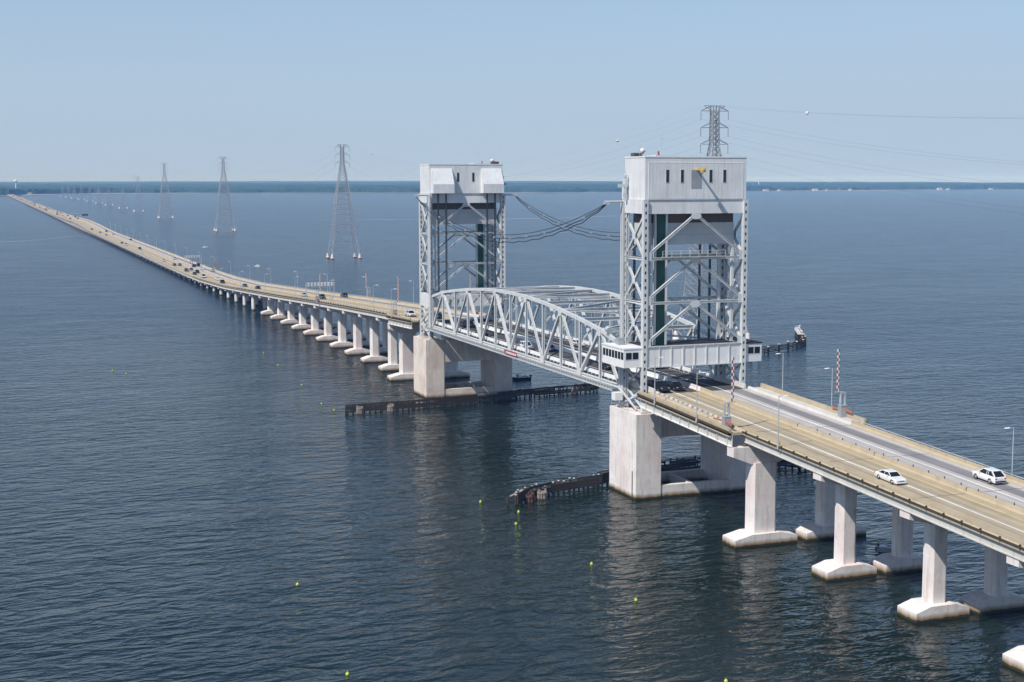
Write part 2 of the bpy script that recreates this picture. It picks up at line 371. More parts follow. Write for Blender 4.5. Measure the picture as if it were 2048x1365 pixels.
def approach(name, label, a0, a1, wide0, wide1, pier_as):
    """deck between a0 and a1; wide0..wide1 is the broader steel span beside the lift tower"""
    t = thing(name, label, 'viaduct')
    lo, hi = a0, a1
    st = 8 if a1-a0 < 600 else 12
    strip('deck_slab', 'tan_concrete', lo, hi, -10.05, 10.05, -.012, t, st, .26)
    strip('carriageway', 'road_tan', lo, hi, -9.45, -.34, .0, t, st)
    strip('carriageway', 'road_grey', lo, hi, .34, 9.45, .0, t, st)
    strip('asphalt_strip', 'asphalt', lo, hi, 5.75, 8.05, .004, t, st)
    strip('lane_line', 'line_white', lo, hi, -5.17, -4.83, .008, t, st)
    strip('edge_line', 'line_yellow', lo, hi, -1.72, -1.48, .008, t, st)
    strip('lane_line', 'line_white', lo, hi, 4.43, 4.77, .008, t, st)
    strip('edge_line', 'line_white', lo, hi, 8.72, 8.84, .008, t, st)
    profile_run('median_barrier', 'tan_concrete', lo, hi, jersey(0), t, st)
    # parapets outside the broad span
    for (s0, s1) in ((lo, min(hi, wide0)) if wide0 > lo else (None, None), (max(lo, wide1), hi) if wide1 < hi else (None, None)):
        if s0 is None or s1-s0 < 1: continue
        for sg in (-1, 1):
            c = 9.78*sg
            profile_run('parapet', 'tan_concrete', s0, s1, [(c-.33,-.29), (c+.33,-.29), (c+.33,.30), (c+.14,.42), (c+.12,.84), (c-.12,.84), (c-.14,.42), (c-.33,.1)] if sg > 0 else [(c-.33,-.29), (c+.33,-.29), (c+.33,.1), (c+.14,.42), (c+.12,.84), (c-.12,.84), (c-.14,.42), (c-.33,.30)], t, st)
            profile_run('fascia_girder', 'girder_paint', s0, s1, [(9.55*sg-.12,-1.35), (9.55*sg+.12,-1.35), (9.55*sg+.12,-.3), (9.55*sg-.12,-.3)], t, st)
            profile_run('girder_flange', 'girder_paint', s0, s1, [(9.55*sg-.3,-1.47), (9.55*sg+.3,-1.47), (9.55*sg+.3,-1.352), (9.55*sg-.3,-1.352)], t, st)
        for c in (-5.2, 5.2):
            profile_run('inner_girder', 'girder_paint', s0, s1, [(c-.2,-1.47), (c+.2,-1.47), (c+.2,-.3), (c-.2,-.3)], t, st)
        e = min(s1, 560.0)
        if e-s0 > 5:
            profile_run('conduit', 'dark_rail', s0, e, [(-10.30,.16), (-10.14,.16), (-10.14,.34), (-10.30,.34)], t, st)
            mb = MB(); a = s0+1.5
            if hi < 0:
                me_ = MB().box(-.13, .13, -.06, .06, -.25, .25).mesh('conduit_bracket', 'dark_rail')
                while a < e: o = link('conduit_bracket', me_, t); o.location = (-10.23, a, road_z(a)+.30); a += 3.45
            else:
                while a < 420: mb.box(-10.36, -10.1, a-.06, a+.06, road_z(a)+.05, road_z(a)+.55); a += 3.45
                struct(mb.build('conduit_bracket', 'dark_rail', t), 'stuff')
            profile_run('top_rail', 'galvanised', s0, e, [(9.70,1.02), (9.82,1.02), (9.82,1.12), (9.70,1.12)], t, st)
            mb = MB(); a = s0+1.5
            while a < min(e, 420): mb.box(9.72, 9.80, a-.05, a+.05, road_z(a)+.84, road_z(a)+1.02); a += 2.6
            struct(mb.build('rail_post', 'dark_rail', t), 'stuff')
    # rail and little posts on the median
    m0, m1 = (lo, min(hi, -42)) if hi < 0 else (lo+25, 420)
    mb = MB(); a = m0+1
    if hi < 0:
        me_ = MB().box(-.07, .07, -.06, .06, 0, .3).mesh('median_post', 'dark_rail')
        while a < m1: o = link('median_post', me_, t); o.location = (.09, a, road_z(a)+.82); a += 3.45
    else:
        while a < m1: mb.box(.02, .16, a-.06, a+.06, road_z(a)+.82, road_z(a)+1.12); a += 3.45
        struct(mb.build('median_post', 'dark_rail', t), 'stuff')
    profile_run('median_rail', 'galvanised', m0, m1, [(.05,.99), (.13,.99), (.13,1.06), (.05,1.06)], t, st)
    # expansion joints
    for a in pier_as:
        if lo+1 < a < hi-1 and a < 700:
            strip('expansion_joint', 'joint', a-.06, a+.06, -9.4, -.36, .012, t); strip('expansion_joint', 'joint', a-.06, a+.06, .36, 9.4, .012, t)
            MB().box(-.20, .20, a-.03, a+.03, road_z(a)+.3, road_z(a)+.84).build('barrier_joint', 'joint', t)
            for sg in (-1, 1): MB().box(10.0*sg-.02 if sg < 0 else 9.9, -9.9 if sg < 0 else 10.13, a-.04, a+.04, road_z(a)-.25, road_z(a)+.3).build('parapet_joint', 'joint', t)
    # broad steel span by the tower
    s0, s1 = max(lo, wide0), min(hi, wide1)
    for sg in (-1, 1):
        strip('side_slab', 'tan_concrete', s0, s1, min(9.5*sg, 12.55*sg), max(9.5*sg, 12.55*sg), .16, t, 8, .42)
        strip('side_walk', 'girder_paint' if sg > 0 else 'road_tan', s0, s1, min(10.2*sg, 12.0*sg), max(10.2*sg, 12.0*sg), .166, t)
        c = 12.35*sg
        profile_run('parapet', 'tan_concrete', s0, s1, [(c-.2,-.5), (c+.2,-.5), (c+.2,.86), (c-.2,.86)], t)
        profile_run('inner_barrier', 'girder_paint' if sg > 0 else 'tan_concrete', s0, s1, jersey(9.75*sg, .5), t)
        profile_run('conduit', 'dark_rail', s0, s1, [(c+.22*sg,.05), (c+.4*sg,.05), (c+.4*sg,.42), (c+.22*sg,.42)], t)
        profile_run('plate_girder', 'girder_paint', s0, s1, [(11.95*sg-.05,-1.95), (11.95*sg+.05,-1.95), (11.95*sg+.05,-.27), (11.95*sg-.05,-.27)], t)
        profile_run('girder_flange', 'white_paint', s0, s1, [(11.95*sg-.32,-2.08), (11.95*sg+.32,-2.08), (11.95*sg+.32,-1.952), (11.95*sg-.32,-1.952)], t)
        mb = MB(); a = s0+1.2
        while a < s1-1:
            mb.beam((12.15*sg, a, road_z(a)-1.95), (12.15*sg, a, road_z(a)-.3), .1, .3, (1,0,0)); a += 3.2
        struct(mb.build('web_stiffener', 'girder_paint', t), 'stuff')
    for c in (-6.5, -2.2, 2.2, 6.5):
        profile_run('inner_girder', 'girder_paint', s0, s1, [(c-.15,-2.05), (c+.15,-2.05), (c+.15,-.3), (c-.15,-.3)], t)
    # row of pale blocks along the kerb
    if hi < 0:
        me_ = MB().box(-.16, .16, -.5, .5, 0, .3).box(-.06, .06, -.62, .62, .3, .45).mesh('kerb_block', 'weathered_white'); a = s0+7.5
        while a < s1-2: o = link('kerb_block', me_, t); o.location = (-9.75, a, road_z(a)+.505); a += 1.75
    return t
NEARP = [-39.7-20.55*k for k in range(8)]
FARP = [157+21.05*k for k in range(11)]
BENT = [391+21.9*k for k in range(int((5340-391)/21.9))]
approach('approach_viaduct', 'tan concrete road deck in the right foreground with cars', -215, -7.3, -39.9, -7.3, NEARP)
approach('approach_viaduct', 'long tan causeway running from the far lift tower to the far shore', 133.8, 5420, 133.8, 157, FARP+BENT)
# short deck pieces through the towers
def tower_deck(a0, a1):
    t = thing('tower_deck', 'short dark road deck under the %s lift tower' % ('near' if a0 < 50 else 'far'), 'bridge deck')
    strip('deck_slab', 'tan_concrete', a0, a1, -9.3, 9.3, -.012, t, 8, .5)
    strip('carriageway', 'deck_dark', a0, a1, -8.8, 8.8, .0, t)
    strip('lane_line', 'line_white', a0, a1, -5.10, -4.92, .005, t); strip('lane_line', 'line_white', a0, a1, 4.5, 4.7, .005, t)
    profile_run('median_barrier', 'concrete', a0, a1, jersey(0), t)
    for sg in (-1, 1): profile_run('parapet', 'girder_paint', a0, a1, jersey(9.05*sg, .9, .22), t)
    return t
tower_deck(-7.2, 4.35); tower_deck(122.15, 133.7)

# ---------------------------------------------------------------- piers
def make_pier(cc, a, half, wide, label, group):
    zt = road_z(a)-(2.10 if wide else 1.49)
    t = thing('bridge_pier', label, 'pier', (cc, a, 0), 0, group)
    L = half
    MB().prism([(-L,-1.2), (L,-1.2), (L,1.25), (L*.46,1.95), (-L*.46,1.95), (-L,1.25)], -2.05, 2.05, 1).build('footing', 'concrete', t)
    w, d = (2.3, 1.3) if wide else (1.42, 1.1)
    ch = .5
    oct_ = [(-w,-d+ch), (-w+ch,-d), (w-ch,-d), (w,-d+ch), (w,d-ch), (w-ch,d), (-w+ch,d), (-w,d-ch)]
    MB().prism(oct_, 1.94, zt-(2.6 if wide else 1.7), 2).build('column', 'concrete', t)
    k = 4.95 if not wide else L
    dz = 1.5 if wide else .95; D = 2.75 if wide else 1.85
    MB().prism([(-k,zt-dz), (-w-.05,zt-D), (w+.05,zt-D), (k,zt-dz), (k,zt), (-k,zt)], -1.05, 1.05, 1).build('cap', 'concrete', t)
    if wide:
        mb = MB()
        for x in (-k+.6, -k+2.6): mb.box(x-.5, x+.5, -.5, .5, zt+.003, zt+.03).box(x-.3, x+.3, -.4, .4, zt+.03, zt+.2)
        mb.build('bearing', 'rusty_brown', t)
    return t
for k, a in enumerate(NEARP):
    if k > 5: break
    w = k == 0
    for side in (-1, 1):
        cc = ((-6.6 if side < 0 else 6.2) if w else (-4.75 if side < 0 else 5.15)); half = 5.55 if w else 4.15
        if k < 9: lab = ('broad' if w else 'slim')+' pale concrete pier, %s from the near tower, %s row' % (ORD[k], 'nearer sunlit' if side < 0 else 'farther shaded')
        else: lab = 'slim pale concrete pier at the right edge under the near deck'
        make_pier(cc, a, half, w, lab, 'piers under the near approach')
for k, a in enumerate(FARP):
    w = k == 0
    for side in (-1, 1):
        cc = ((-6.4 if side < 0 else 6.2) if w else (-4.75 if side < 0 else 5.15)); half = 5.5 if w else 4.1
        make_pier(cc, a, half, w, ('broad' if w else 'slim')+' concrete pier with footing, %s beyond the far tower, %s row' % (ORD[k], 'nearer sunlit' if side < 0 else 'farther shaded'), 'piers with footings beyond the far tower')
bent_cache = {}
for k, a in enumerate(BENT):
    zt = road_z(a)-1.49; far = a > 1000
    lab = ('pile bent of round columns, %s one beyond the piers with footings' % ORD[k]) if k < 20 else 'far low pile bent under the long causeway'
    grp = 'pile bents under the causeway'
    if not far:
        t = thing('pile_bent', lab, 'pile bent', (0, a, 0), 0, grp)
        MB().box(-9.6, 9.6, -.75, .75, zt-.9, zt).build('cap', 'concrete', t)
        for c in (-7.9, -2.7, 2.7, 7.9): MB().cyl((c, 0, -1), (c, 0, zt-.902), .85, .85, 10).build('column', 'concrete', t)
    else:
        key = round(zt, 1)
        if key not in bent_cache:
            mb = MB(); mb.box(-9.6, 9.6, -.75, .75, key-.9, key)
            for c in (-7.9, -2.7, 2.7, 7.9): mb.cyl((c, 0, -1), (c, 0, key-.902), .85, .85, 6)
            bent_cache[key] = mb.mesh('pile_bent', 'concrete')
        o = link('pile_bent', bent_cache[key]); o.location = (0, a, 0); tag(o, lab, 'pile bent', grp)

# ---------------------------------------------------------------- lift tower piers and towers (the far one is the near one turned round)
S = 126.5
def make_tower_pier(label, loc, rz, mat, group):
    t = thing('tower_pier', label, 'pier', loc, rz, group)
    for sg in (-1, 1):
        x0, x1 = (-12, -7.05) if sg < 0 else (7.05, 12)
        MB().box(x0, x1, -5.7, 5.7, -1.2, 15.43).build('leg', mat, t)
        MB().box(x0, x1-.0, -5.702, -4.2, 15.43, 16.75).build('bearing_wall', 'concrete', t) if False else None
    MB().box(-7.05, 7.05, 2.2, 5.55, 9.5, 15.3).build('cross_beam', mat, t)
    MB().box(-7.05, 7.05, -5.5, -4.5, -1.2, 2.25).build('sill', mat, t)
    MB().box(-7.05, 7.05, 4.5, 5.5, -1.2, 2.25).build('sill', mat, t)
    MB().box(-.5, .5, -4.5, 4.5, -1.2, 2.0).build('divider', mat, t)
    MB().box(-7.05, 7.05, -4.5, 4.5, -1.1, .35).build('well_floor', 'timber', t)
    for x in (-12.06, 12.06):
        for y in (-4.2,): MB().box(min(x, x*.9), max(x, x*.9), y-.12, y+.12, -.8, 4.6).build('fender_strip', 'timber', t) if False else None
    MB().box(-12.05, -11.9, -4.35, -4.05, -.5, 5.0).build('drain_pipe', 'timber', t)
    MB().box(2.2, 3.1, 2.17, 2.26, 12.0, 13.1).build('hatch', 'black', t)
    mb = MB()
    for sg in (-1, 1):
        for y in (-4.4, 4.2): mb.box(10*sg-.9, 10*sg+.9, y-.9, y+.9, 15.43, 15.75)
    mb.build('base_plate', 'girder_paint', t)
    # handrail on the outer edge of the pier top
    for sg in (-1, 1):
        mb = MB()
        for z in (16.0, 16.5): mb.beam((11.8*sg, -1.5, z), (11.8*sg, 5.5, z), .05, .05).beam((11.8*sg, 5.5, z), (8.5*sg, 5.5, z), .05, .05)
        for i in range(6): mb.beam((11.8*sg, -1.5+1.4*i, 15.43), (11.8*sg, -1.5+1.4*i, 16.55), .05, .05)
        mb.build('handrail', 'galvanised', t)
    return t
make_tower_pier('pale concrete portal pier standing in the water under the near lift tower', (0,0,0), 0, 'concrete', 'lift tower piers')
make_tower_pier('rust-stained concrete portal pier under the far lift tower', (0,S,0), math.pi, 'rust_concrete', 'lift tower piers')

def perforated_leg(x, y, z0, z1, w=.82, pitch=1.32, hole=.55, slot=.34):
    """hollow column; the faces across the bridge have a row of hand holes"""
    mb = MB(); h = w/2; t_ = .06
    for sx in (-1, 1): mb.box(x+sx*h-t_/2, x+sx*h+t_/2, y-h, y+h, z0, z1)
    for sy in (-1, 1):
        yy = y+sy*(h-.03); s_ = slot/2
        mb.box(x-h+t_/2, x-s_, yy-.03, yy+.03, z0, z1).box(x+s_, x+h-t_/2, yy-.03, yy+.03, z0, z1)
        z = z0
        while z < z1:
            e = min(z1, z+pitch-hole); mb.box(x-s_, x+s_, yy-.03, yy+.03, z, e); z += pitch
    mb.box(x-.05, x+.05, y-h+.1, y+h-.1, z0, z1, 1)
    return mb
def make_tower(label, loc, rz, cabins):
    t = thing('lift_tower', label, 'tower', loc, rz, 'vertical lift towers')
    ZB = 15.75
    for sg in (-1, 1):
        perforated_leg(10*sg, -4.4, ZB, 53.4).build('leg', ['steel', 'black'], t)
        perforated_leg(10*sg, 3.9, ZB, 53.4).build('leg', ['steel', 'black'], t)
        # guide rails and ladder beside the span-side leg
        MB().hbeam((10.1*sg, 2.75, ZB), (10.1*sg, 2.75, 53.3), .3, .4, .05, (1,0,0)).build('guide_rail', 'steel', t)
        MB().beam((10.1*sg, 2.05, ZB), (10.1*sg, 2.05, 53.3), .22, .22).build('guide_rail', 'galvanised', t)
        MB().beam((10.35*sg, 4.62, ZB), (10.35*sg, 4.62, 53.0), .35, .3).build('span_guide', 'steel', t)
        mb = MB()
        for dx in (-.22, .22): mb.beam((10.62*sg, 3.3+dx, 27.4), (10.62*sg, 3.3+dx, 53.2), .06, .06)
        z = 27.6
        while z < 53: mb.beam((10.62*sg, 3.08, z), (10.62*sg, 3.52, z), .035, .035); z += .6
        mb.build('ladder', 'galvanised', t)
    lev = [27.4, 35.1, 43.0, 50.9]
    for y in (-4.4, 3.9):
        for i in range(3):
            z0, z1 = lev[i]+.25, lev[i+1]-.2
            for sg in (-1, 1):
                MB().hbeam((sg*9.5, y, z0+.35), (sg*.35, y, z1-.15), .42, .42, .07).build('diagonal_brace', 'steel', t)
            MB().prism([(-1.1,z1-.35), (-.45,z1-.75), (.45,z1-.75), (1.1,z1-.35), (.8,z1+.35), (-.8,z1+.35)], y-.24, y-.2, 1).build('gusset', 'steel', t)
            for sg in (-1, 1): MB().box(min(sg*8.75, sg*9.58), max(sg*8.75, sg*9.58), y-.25, y-.21, z0-.6, z0+1.0).build('gusset', 'steel', t)
            if i < 2: MB().hbeam((-9.58, y, lev[i+1]), (9.58, y, lev[i+1]), .42, .46, .07).build('strut', 'steel', t)
    for sg in (-1, 1):
        for i in range(3):
            z0, z1 = lev[i]+.3, lev[i+1]-.3; x = 10*sg
            MB().hbeam((x, -4.0, z1), (x, 3.5, z0), .4, .36, .06, (1,0,0)).build('side_brace', 'steel', t)
            MB().hbeam((x-.02*sg, 3.5, z1), (x-.02*sg, -4.0, z0), .4, .36, .06, (1,0,0)).build('side_brace', 'steel', t)
            MB().box(x+.2*sg-.02, x+.2*sg+.02, -.9, .4, (z0+z1)/2-.6, (z0+z1)/2+.6).build('gusset', 'steel', t)
            if i < 2: MB().hbeam((x, -4.0, lev[i+1]), (x, 3.5, lev[i+1]), .4, .46, .07).build('strut', 'steel', t)
        for z0, z1 in ((16.2, 19.6), (19.6, 23.4)):
            MB().hbeam((10*sg, -4.0, z0), (10*sg, 3.5, z1), .3, .3, .05, (1,0,0)).build('side_brace', 'steel', t)
            MB().hbeam((10*sg-.02*sg, 3.5, z0), (10*sg-.02*sg, -4.0, z1), .3, .3, .05, (1,0,0)).build('side_brace', 'steel', t)
        MB().beam((10.3*sg, -2.2, ZB), (11.3*sg, 3.4, 19.2), .25, .3).build('raking_strut', 'steel', t)
        MB().beam((10.3*sg, 4.9, ZB), (10.3*sg, -3.8, 18.9), .2, .25, (1,0,0)).build('raking_strut', 'steel', t)
    # inspection walkway on the front strut
    w = MB().box(-7.0, 5.6, -5.5, -4.72, 43.26, 43.34); w.build('walkway', 'galvanised', t)
    mb = MB()
    for z in (43.85, 44.4): mb.beam((-7, -5.45, z), (5.6, -5.45, z), .06, .06)
    for i in range(8): mb.beam((-7+1.8*i, -5.45, 43.34), (-7+1.8*i, -5.45, 44.42), .07, .07)
    mb.build('walkway_railing', 'steel', t)
    # machinery floor: panelled girder box with a black roof
    MB().box(-9.58, 9.58, -4.55, 3.6, 23.78, 27.25).build('machinery_box', 'panel', t)
    MB().box(-9.45, 9.45, -4.42, 3.5, 27.25, 27.34).build('machinery_roof', 'roof_black', t)
    MB().box(-9.58, 9.58, -4.75, -4.5, 27.28, 27.46).build('top_flange', 'steel', t)
    MB().box(-9.58, 9.58, -4.75, -4.5, 23.6, 23.76).build('bottom_flange', 'steel', t)
    for i in range(7): MB().box(-7.05+2.35*i-.06, -7.05+2.35*i+.06, -4.74, -4.56, 23.78, 27.26).build('stiffener', 'steel', t)
    for sg in (-1, 1): MB().box(min(sg*9.6, sg*10.42), max(sg*9.6, sg*10.42), -3.95, 3.4, 23.8, 27.2).build('side_plate', 'panel', t)
    if cabins:
        for sg in (-1, 1):
            cab = MB().box(min(sg*10.43, sg*13.95), max(sg*10.43, sg*13.95), -4.42, 4.85, 23.74, 27.05); cb = cab.build('control_cabin' if sg < 0 else 'side_cabin', 'white_paint' if sg < 0 else 'panel', t)
            MB().box(min(sg*10.4, sg*14.05), max(sg*10.4, sg*14.05), -4.52, 4.95, 27.053, 27.28).build('roof', 'white_paint' if sg < 0 else 'roof_black', cb)
            for i in range(2):
                x = sg*13.55-(sg*1.32)*i; MB().box(min(x, x-sg*1.1), max(x, x-sg*1.1), -4.47, -4.40, 25.25, 26.45).build('window', 'glass', cb)
                x = x-sg*.55; MB().box(x-.66, x+.66, -4.455, -4.41, 25.13, 25.22).build('window_sill', 'steel', cb)
            if sg < 0:
                for i in range(7):
                    y = -4.25+1.29*i; MB().box(-14.0, -13.94, y, y+.98, 25.2, 26.5).build('window', 'glass', cb)
                mb = MB().box(-12.6, -11.5, .6, 2.0, 27.28, 28.5).box(-12.2, -11.3, 2.4, 3.4, 27.28, 28.1); mb.build('roof_unit', 'cabinet_grey', cb)
                MB().cyl((-13.2, 3.9, 27.28), (-13.2, 3.9, 29.6), .07, .07, 8).cyl((-13.2, 3.55, 29.7), (-13.2, 4.2, 29.9), .55, .62, 14).build('floodlight', 'galvanised', cb)
                mb = MB()
                for z in (27.8, 28.3): mb.beam((-13.8, -4.2, z), (-13.8, 4.7, z), .04, .04)
                MB().cyl((-12.9, 4.6, 27.28), (-12.9, 4.6, 29.0), .06, .06, 8).cyl((-13.1, 4.3, 28.8), (-12.7, 4.9, 29.1), .3, .34, 10).build('floodlight', 'galvanised', cb)
    # counterweight, hanging high while the span is down
    MB().box(-9.1, 9.1, -2.0, 1.9, 45.35, 49.25).build('counterweight', 'counterweight_paint', t)
    MB().box(-9.0, 9.0, -1.9, 1.8, 49.26, 50.9).build('counterweight_beam', 'rusty_brown', t)
    MB().box(-9.1, 9.1, -2.03, -1.97, 47.1, 47.16).build('counterweight_joint', 'cabinet_grey', t)
    # green shaft with pale edges and a round vent
    MB().box(-6.75, -5.25, -2.75, -2.3, 27.4, 50.9).build('stair_shaft', 'green_panel', t)
    for x in (-7.15, -4.95): MB().box(x-.2, x+.2, -2.85, -2.25, 27.4, 50.9).build('shaft_post', 'steel', t)
    MB().cyl((-8.6, -2.6, 27.4), (-8.6, -2.6, 50.9), .3, .3, 10).build('downpipe', 'galvanised', t)
    MB().cyl((-8.0, -2.4, 27.4), (-8.0, -2.4, 50.9), .16, .16, 8).build('downpipe', 'galvanised', t)
    for x, y in ((8.1, 1.6), (8.9, -1.9)): MB().box(x-.25, x+.25, y-.25, y+.25, 27.4, 45.3).build('counterweight_guide', 'steel', t)
    # machinery house
    h = MB().box(-10.1, 10.1, -4.5, 3.8, 53.42, 60.85).build('machinery_house', 'panel', t)
    MB().box(-9.98, 9.98, -4.38, 3.68, 60.853, 60.95).build('roof', 'roof_black', h)
    mb = MB().box(-10.18, 10.18, -4.58, -4.4, 60.852, 61.08).box(-10.18, 10.18, 3.7, 3.88, 60.852, 61.08).box(-10.18, -10.0, -4.4, 3.7, 60.852, 61.08).box(10.0, 10.18, -4.4, 3.7, 60.852, 61.08); mb.build('parapet_trim', 'white_paint', h)
    # vertical cladding sheets on the front, each proud of the wall
    x = -9.35; i = 0
    while x < 9.3:
        MB().box(x+.012, x+.71, -4.535, -4.49, 53.62, 59.9).build('cladding_sheet', 'panel', h); x += .72; i += 1
    MB().box(-9.5, 9.5, -4.56, -4.5, 59.905, 60.0).build('cladding_trim', 'white_paint', h)
    for sg in (-1, 1): MB().box(9.42*sg-.05, 9.42*sg+.05, -4.56, -4.5, 53.6, 59.9).build('cladding_trim', 'white_paint', h)
    MB().box(-10.12, 10.12, -4.58, -4.48, 53.42, 53.56).build('cladding_trim', 'steel', h)
    for xc in (-5.75, -2.85, 2.85, 5.65):
        wd = MB().box(xc-.3, xc+.3, -4.56, -4.50, 56.45, 58.7).build('window', 'glass', h)
        MB().box(xc-.36, xc-.3, -4.58, -4.5, 56.4, 58.75).box(xc+.3, xc+.36, -4.58, -4.5, 56.4, 58.75).box(xc-.3, xc+.3, -4.58, -4.5, 58.7, 58.76).box(xc-.3, xc+.3, -4.58, -4.5, 56.38, 56.45).build('window_frame', 'steel', wd)
    MB().box(-1.05, -.01, -4.57, -4.50, 55.4, 58.7).build('door_leaf', 'cabinet_grey', h); MB().box(.01, 1.05, -4.57, -4.50, 55.4, 58.7).build('door_leaf', 'cabinet_grey', h)
    # hoist beam over the doors
    hb = MB().box(-.12, .12, -7.7, -4.5, 58.62, 59.0).build('hoist_beam', 'yellow', h)
    MB().box(-.35, .35, -7.3, -6.6, 58.25, 58.62).cyl((0,-6.9,58.25), (0,-6.9,57.8), .05, .05, 6).build('hoist', 'yellow', hb)
    # sheave hoods on the span side
    for sg in (-1, 1):
        x0, x1 = (sg*4.0, sg*9.7) if sg > 0 else (sg*9.7, sg*4.0)
        MB().prism([(3.8,53.5), (5.95,53.5), (5.95,55.85), (3.8,59.95)], x0, x1, 0).build('sheave_hood', 'panel', h)
    for xc in (-1.9, 2.3): MB().box(xc-.28, xc+.28, 3.8, 3.86, 56.5, 58.8).build('window', 'glass', h)
    # deep girder band under the house
    MB().box(-9.6, 9.6, -4.42, 3.55, 50.95, 53.4).build('girder_band', 'panel', t)
    for sg in (-1, 1): MB().box(min(9.62*sg, 10.38*sg), max(9.62*sg, 10.38*sg), -3.95, 3.4, 51.0, 53.38).build('side_plate', 'panel', t)
    # roof fittings
    for (x, y) in ((-9.6, -2.2), (-8.9, -1.2)):
        MB().cyl((x, y, 61.0), (x, y, 61.7), .05, .05, 6).lathe([(.05,61.7), (.36,61.85), (.42,62.1), (.3,62.4), (.05,62.5)], (x, y, 0), 12).build('radome', 'white_paint', h)
    MB().lathe([(.4,61.0), (.4,61.3), (.16,61.4), (.16,61.9), (.05,62.0)], (-6.6, -2.6, 0), 10).build('beacon', 'red_paint', h)
    MB().cyl((-5.0, -.5, 61.0), (-5.0, -.5, 64.4), .05, .03, 6).beam((-5.3,-.5,64.2), (-4.2,-.5,64.2), .04, .04).build('mast', 'galvanised', h)
    MB().cyl((-8.3, 1.5, 61.0), (-8.3, 1.5, 63.2), .04, .03, 6).build('mast', 'galvanised', h)
    MB().box(-9.3, -7.4, 1.8, 3.2, 60.96, 61.75).build('roof_hatch', 'rusty_brown', h)
    MB().box(-7.6, -3.4, -3.6, .3, 60.96, 61.3).build('roof_curb', 'white_paint', h)
    # cable arms
    for sg in (-1, 1):
        MB().cyl((10.2*sg, 3.95, 53.05), (14.1*sg, 3.95, 53.0), .22, .2, 12).box(13.7*sg-.45, 13.7*sg+.45, 3.6, 4.3, 52.55, 52.85).build('cable_arm', 'galvanised', t)
    MB().cyl((-10.75, 2.2, 53.2), (-10.75, 2.2, 57.2), .3, .22, 10).cyl((-10.75, 2.2, 57.2), (-10.75, 2.2, 58.6), .07, .05, 8).box(-11.2, -10.4, 2.0, 4.6, 55.6, 56.2).lathe([(.1,57.2), (.3,57.4), (.3,57.8), (.1,58.0)], (-10.75, 2.2, 0), 10).build('signal_gear', 'galvanised', t)
    # suspension ropes from the hoods down to the lift span
    for x in (6.1, 8.25, -5.2, -7.4):
        mb = MB()
        for dx in (-.2, -.07, .07, .2): mb.cyl((x+dx, 5.3, 27.2), (x+dx, 5.3, 53.5), .055, .055, 6)
        mb.build('suspension_rope', 'dark_rope', t)
    return t
make_tower('near lift tower with white control cabin and grey machinery house', (0,0,0), 0, True)
make_tower('far lift tower with two sloped sheave hoods facing the camera', (0,S,0), math.pi, False)

# ---------------------------------------------------------------- lift span
sp = thing('lift_span', 'white curved-top steel truss lift span between the two towers', 'lift span', (0, 63.25, 0))
PX_ = 9.75; KA = [(-6+k)*PX_ for k in range(13)]
ZT = {0:26.9, 1:28.6, 2:29.75, 3:30.7, 4:31.45, 5:31.93, 6:32.05}
ztop = [ZT[min(k, 12-k)] for k in range(13)]; ZBc = 18.95
KA[0] += .9; KA[12] -= .9
for sg in (-1, 1):
    x = 10.0*sg
    for k in range(12):
        MB().beam((x, KA[k], ztop[k]), (x, KA[k+1], ztop[k+1]), .62, .68).build('top_chord', 'steel', sp)
        MB().hbeam((x, KA[k], ZBc), (x, KA[k+1], ZBc), .6, .7, .1).build('bottom_chord', 'steel', sp)
        # Warren web: bottom at even panel points, top at odd ones
        b0, t0 = (k, k+1) if k % 2 == 0 else (k+1, k)
        wsec = .52 if k in (0, 11) else .46
        if (k % 2 == 0) == (k < 6): MB().hbeam((x, KA[b0], ZBc), (x, KA[t0], ztop[t0]), .42, wsec, .1, (1,0,0)).build('diagonal', 'steel', sp)
        else: MB().beam((x, KA[b0], ZBc), (x, KA[t0], ztop[t0]), .5, .62, (1,0,0)).build('diagonal', 'steel', sp)
    for k in range(13):
        MB().hbeam((x, KA[k], ZBc), (x, KA[k], ztop[k]), .46, .5, .1, (1,0,0)).build('vertical', 'steel', sp)
        if k % 2 == 1:
            for dx in (-.33, .33): MB().prism([(KA[k]-1.0,ztop[k]+.3), (KA[k]-1.1,ztop[k]-.3), (KA[k]-.45,ztop[k]-1.25), (KA[k]+.45,ztop[k]-1.25), (KA[k]+1.1,ztop[k]-.3), (KA[k]+1.0,ztop[k]+.3)], x+dx-.02, x+dx+.02, 0).build('gusset', 'steel', sp)
        elif 0 < k < 12:
            for dx in (-.33, .33): MB().prism([(KA[k]-1.1,ZBc-.3), (KA[k]+1.1,ZBc-.3), (KA[k]+.8,ZBc+1.15), (KA[k]-.8,ZBc+1.15)], x+dx-.02, x+dx+.02, 0).build('gusset', 'steel', sp)
for k in range(13):
    if 0 < k < 12:
        MB().hbeam((-9.7, KA[k], ztop[k]-.15), (9.7, KA[k], ztop[k]-.15), .45, .75, .08).build('top_strut', 'steel', sp)
        for sg in (-1, 1): MB().beam((9.6*sg, KA[k], ztop[k]-4.2), (6.0*sg, KA[k], ztop[k]-.5), .28, .28).build('sway_brace', 'steel', sp)
    MB().hbeam((-9.8, KA[k], ZBc-.25), (9.8, KA[k], ZBc-.25), .5, 1.0, .08).build('floor_beam', 'steel', sp)
    if k < 12:
        q = 1 if k % 2 else -1
        MB().hbeam((-9.6*q, KA[k], ztop[k]), (9.6*q, KA[k+1], ztop[k+1]), .45, .4, .07).build('top_lateral', 'steel', sp)
for k in (0, 12):
    MB().box(-9.7, 9.7, KA[k]-.3, KA[k]+.3, ztop[k]-.9, ztop[k]+.1).build('lifting_girder', 'steel', sp)
DZ = 19.32
L0, L1 = -58.75, 58.75
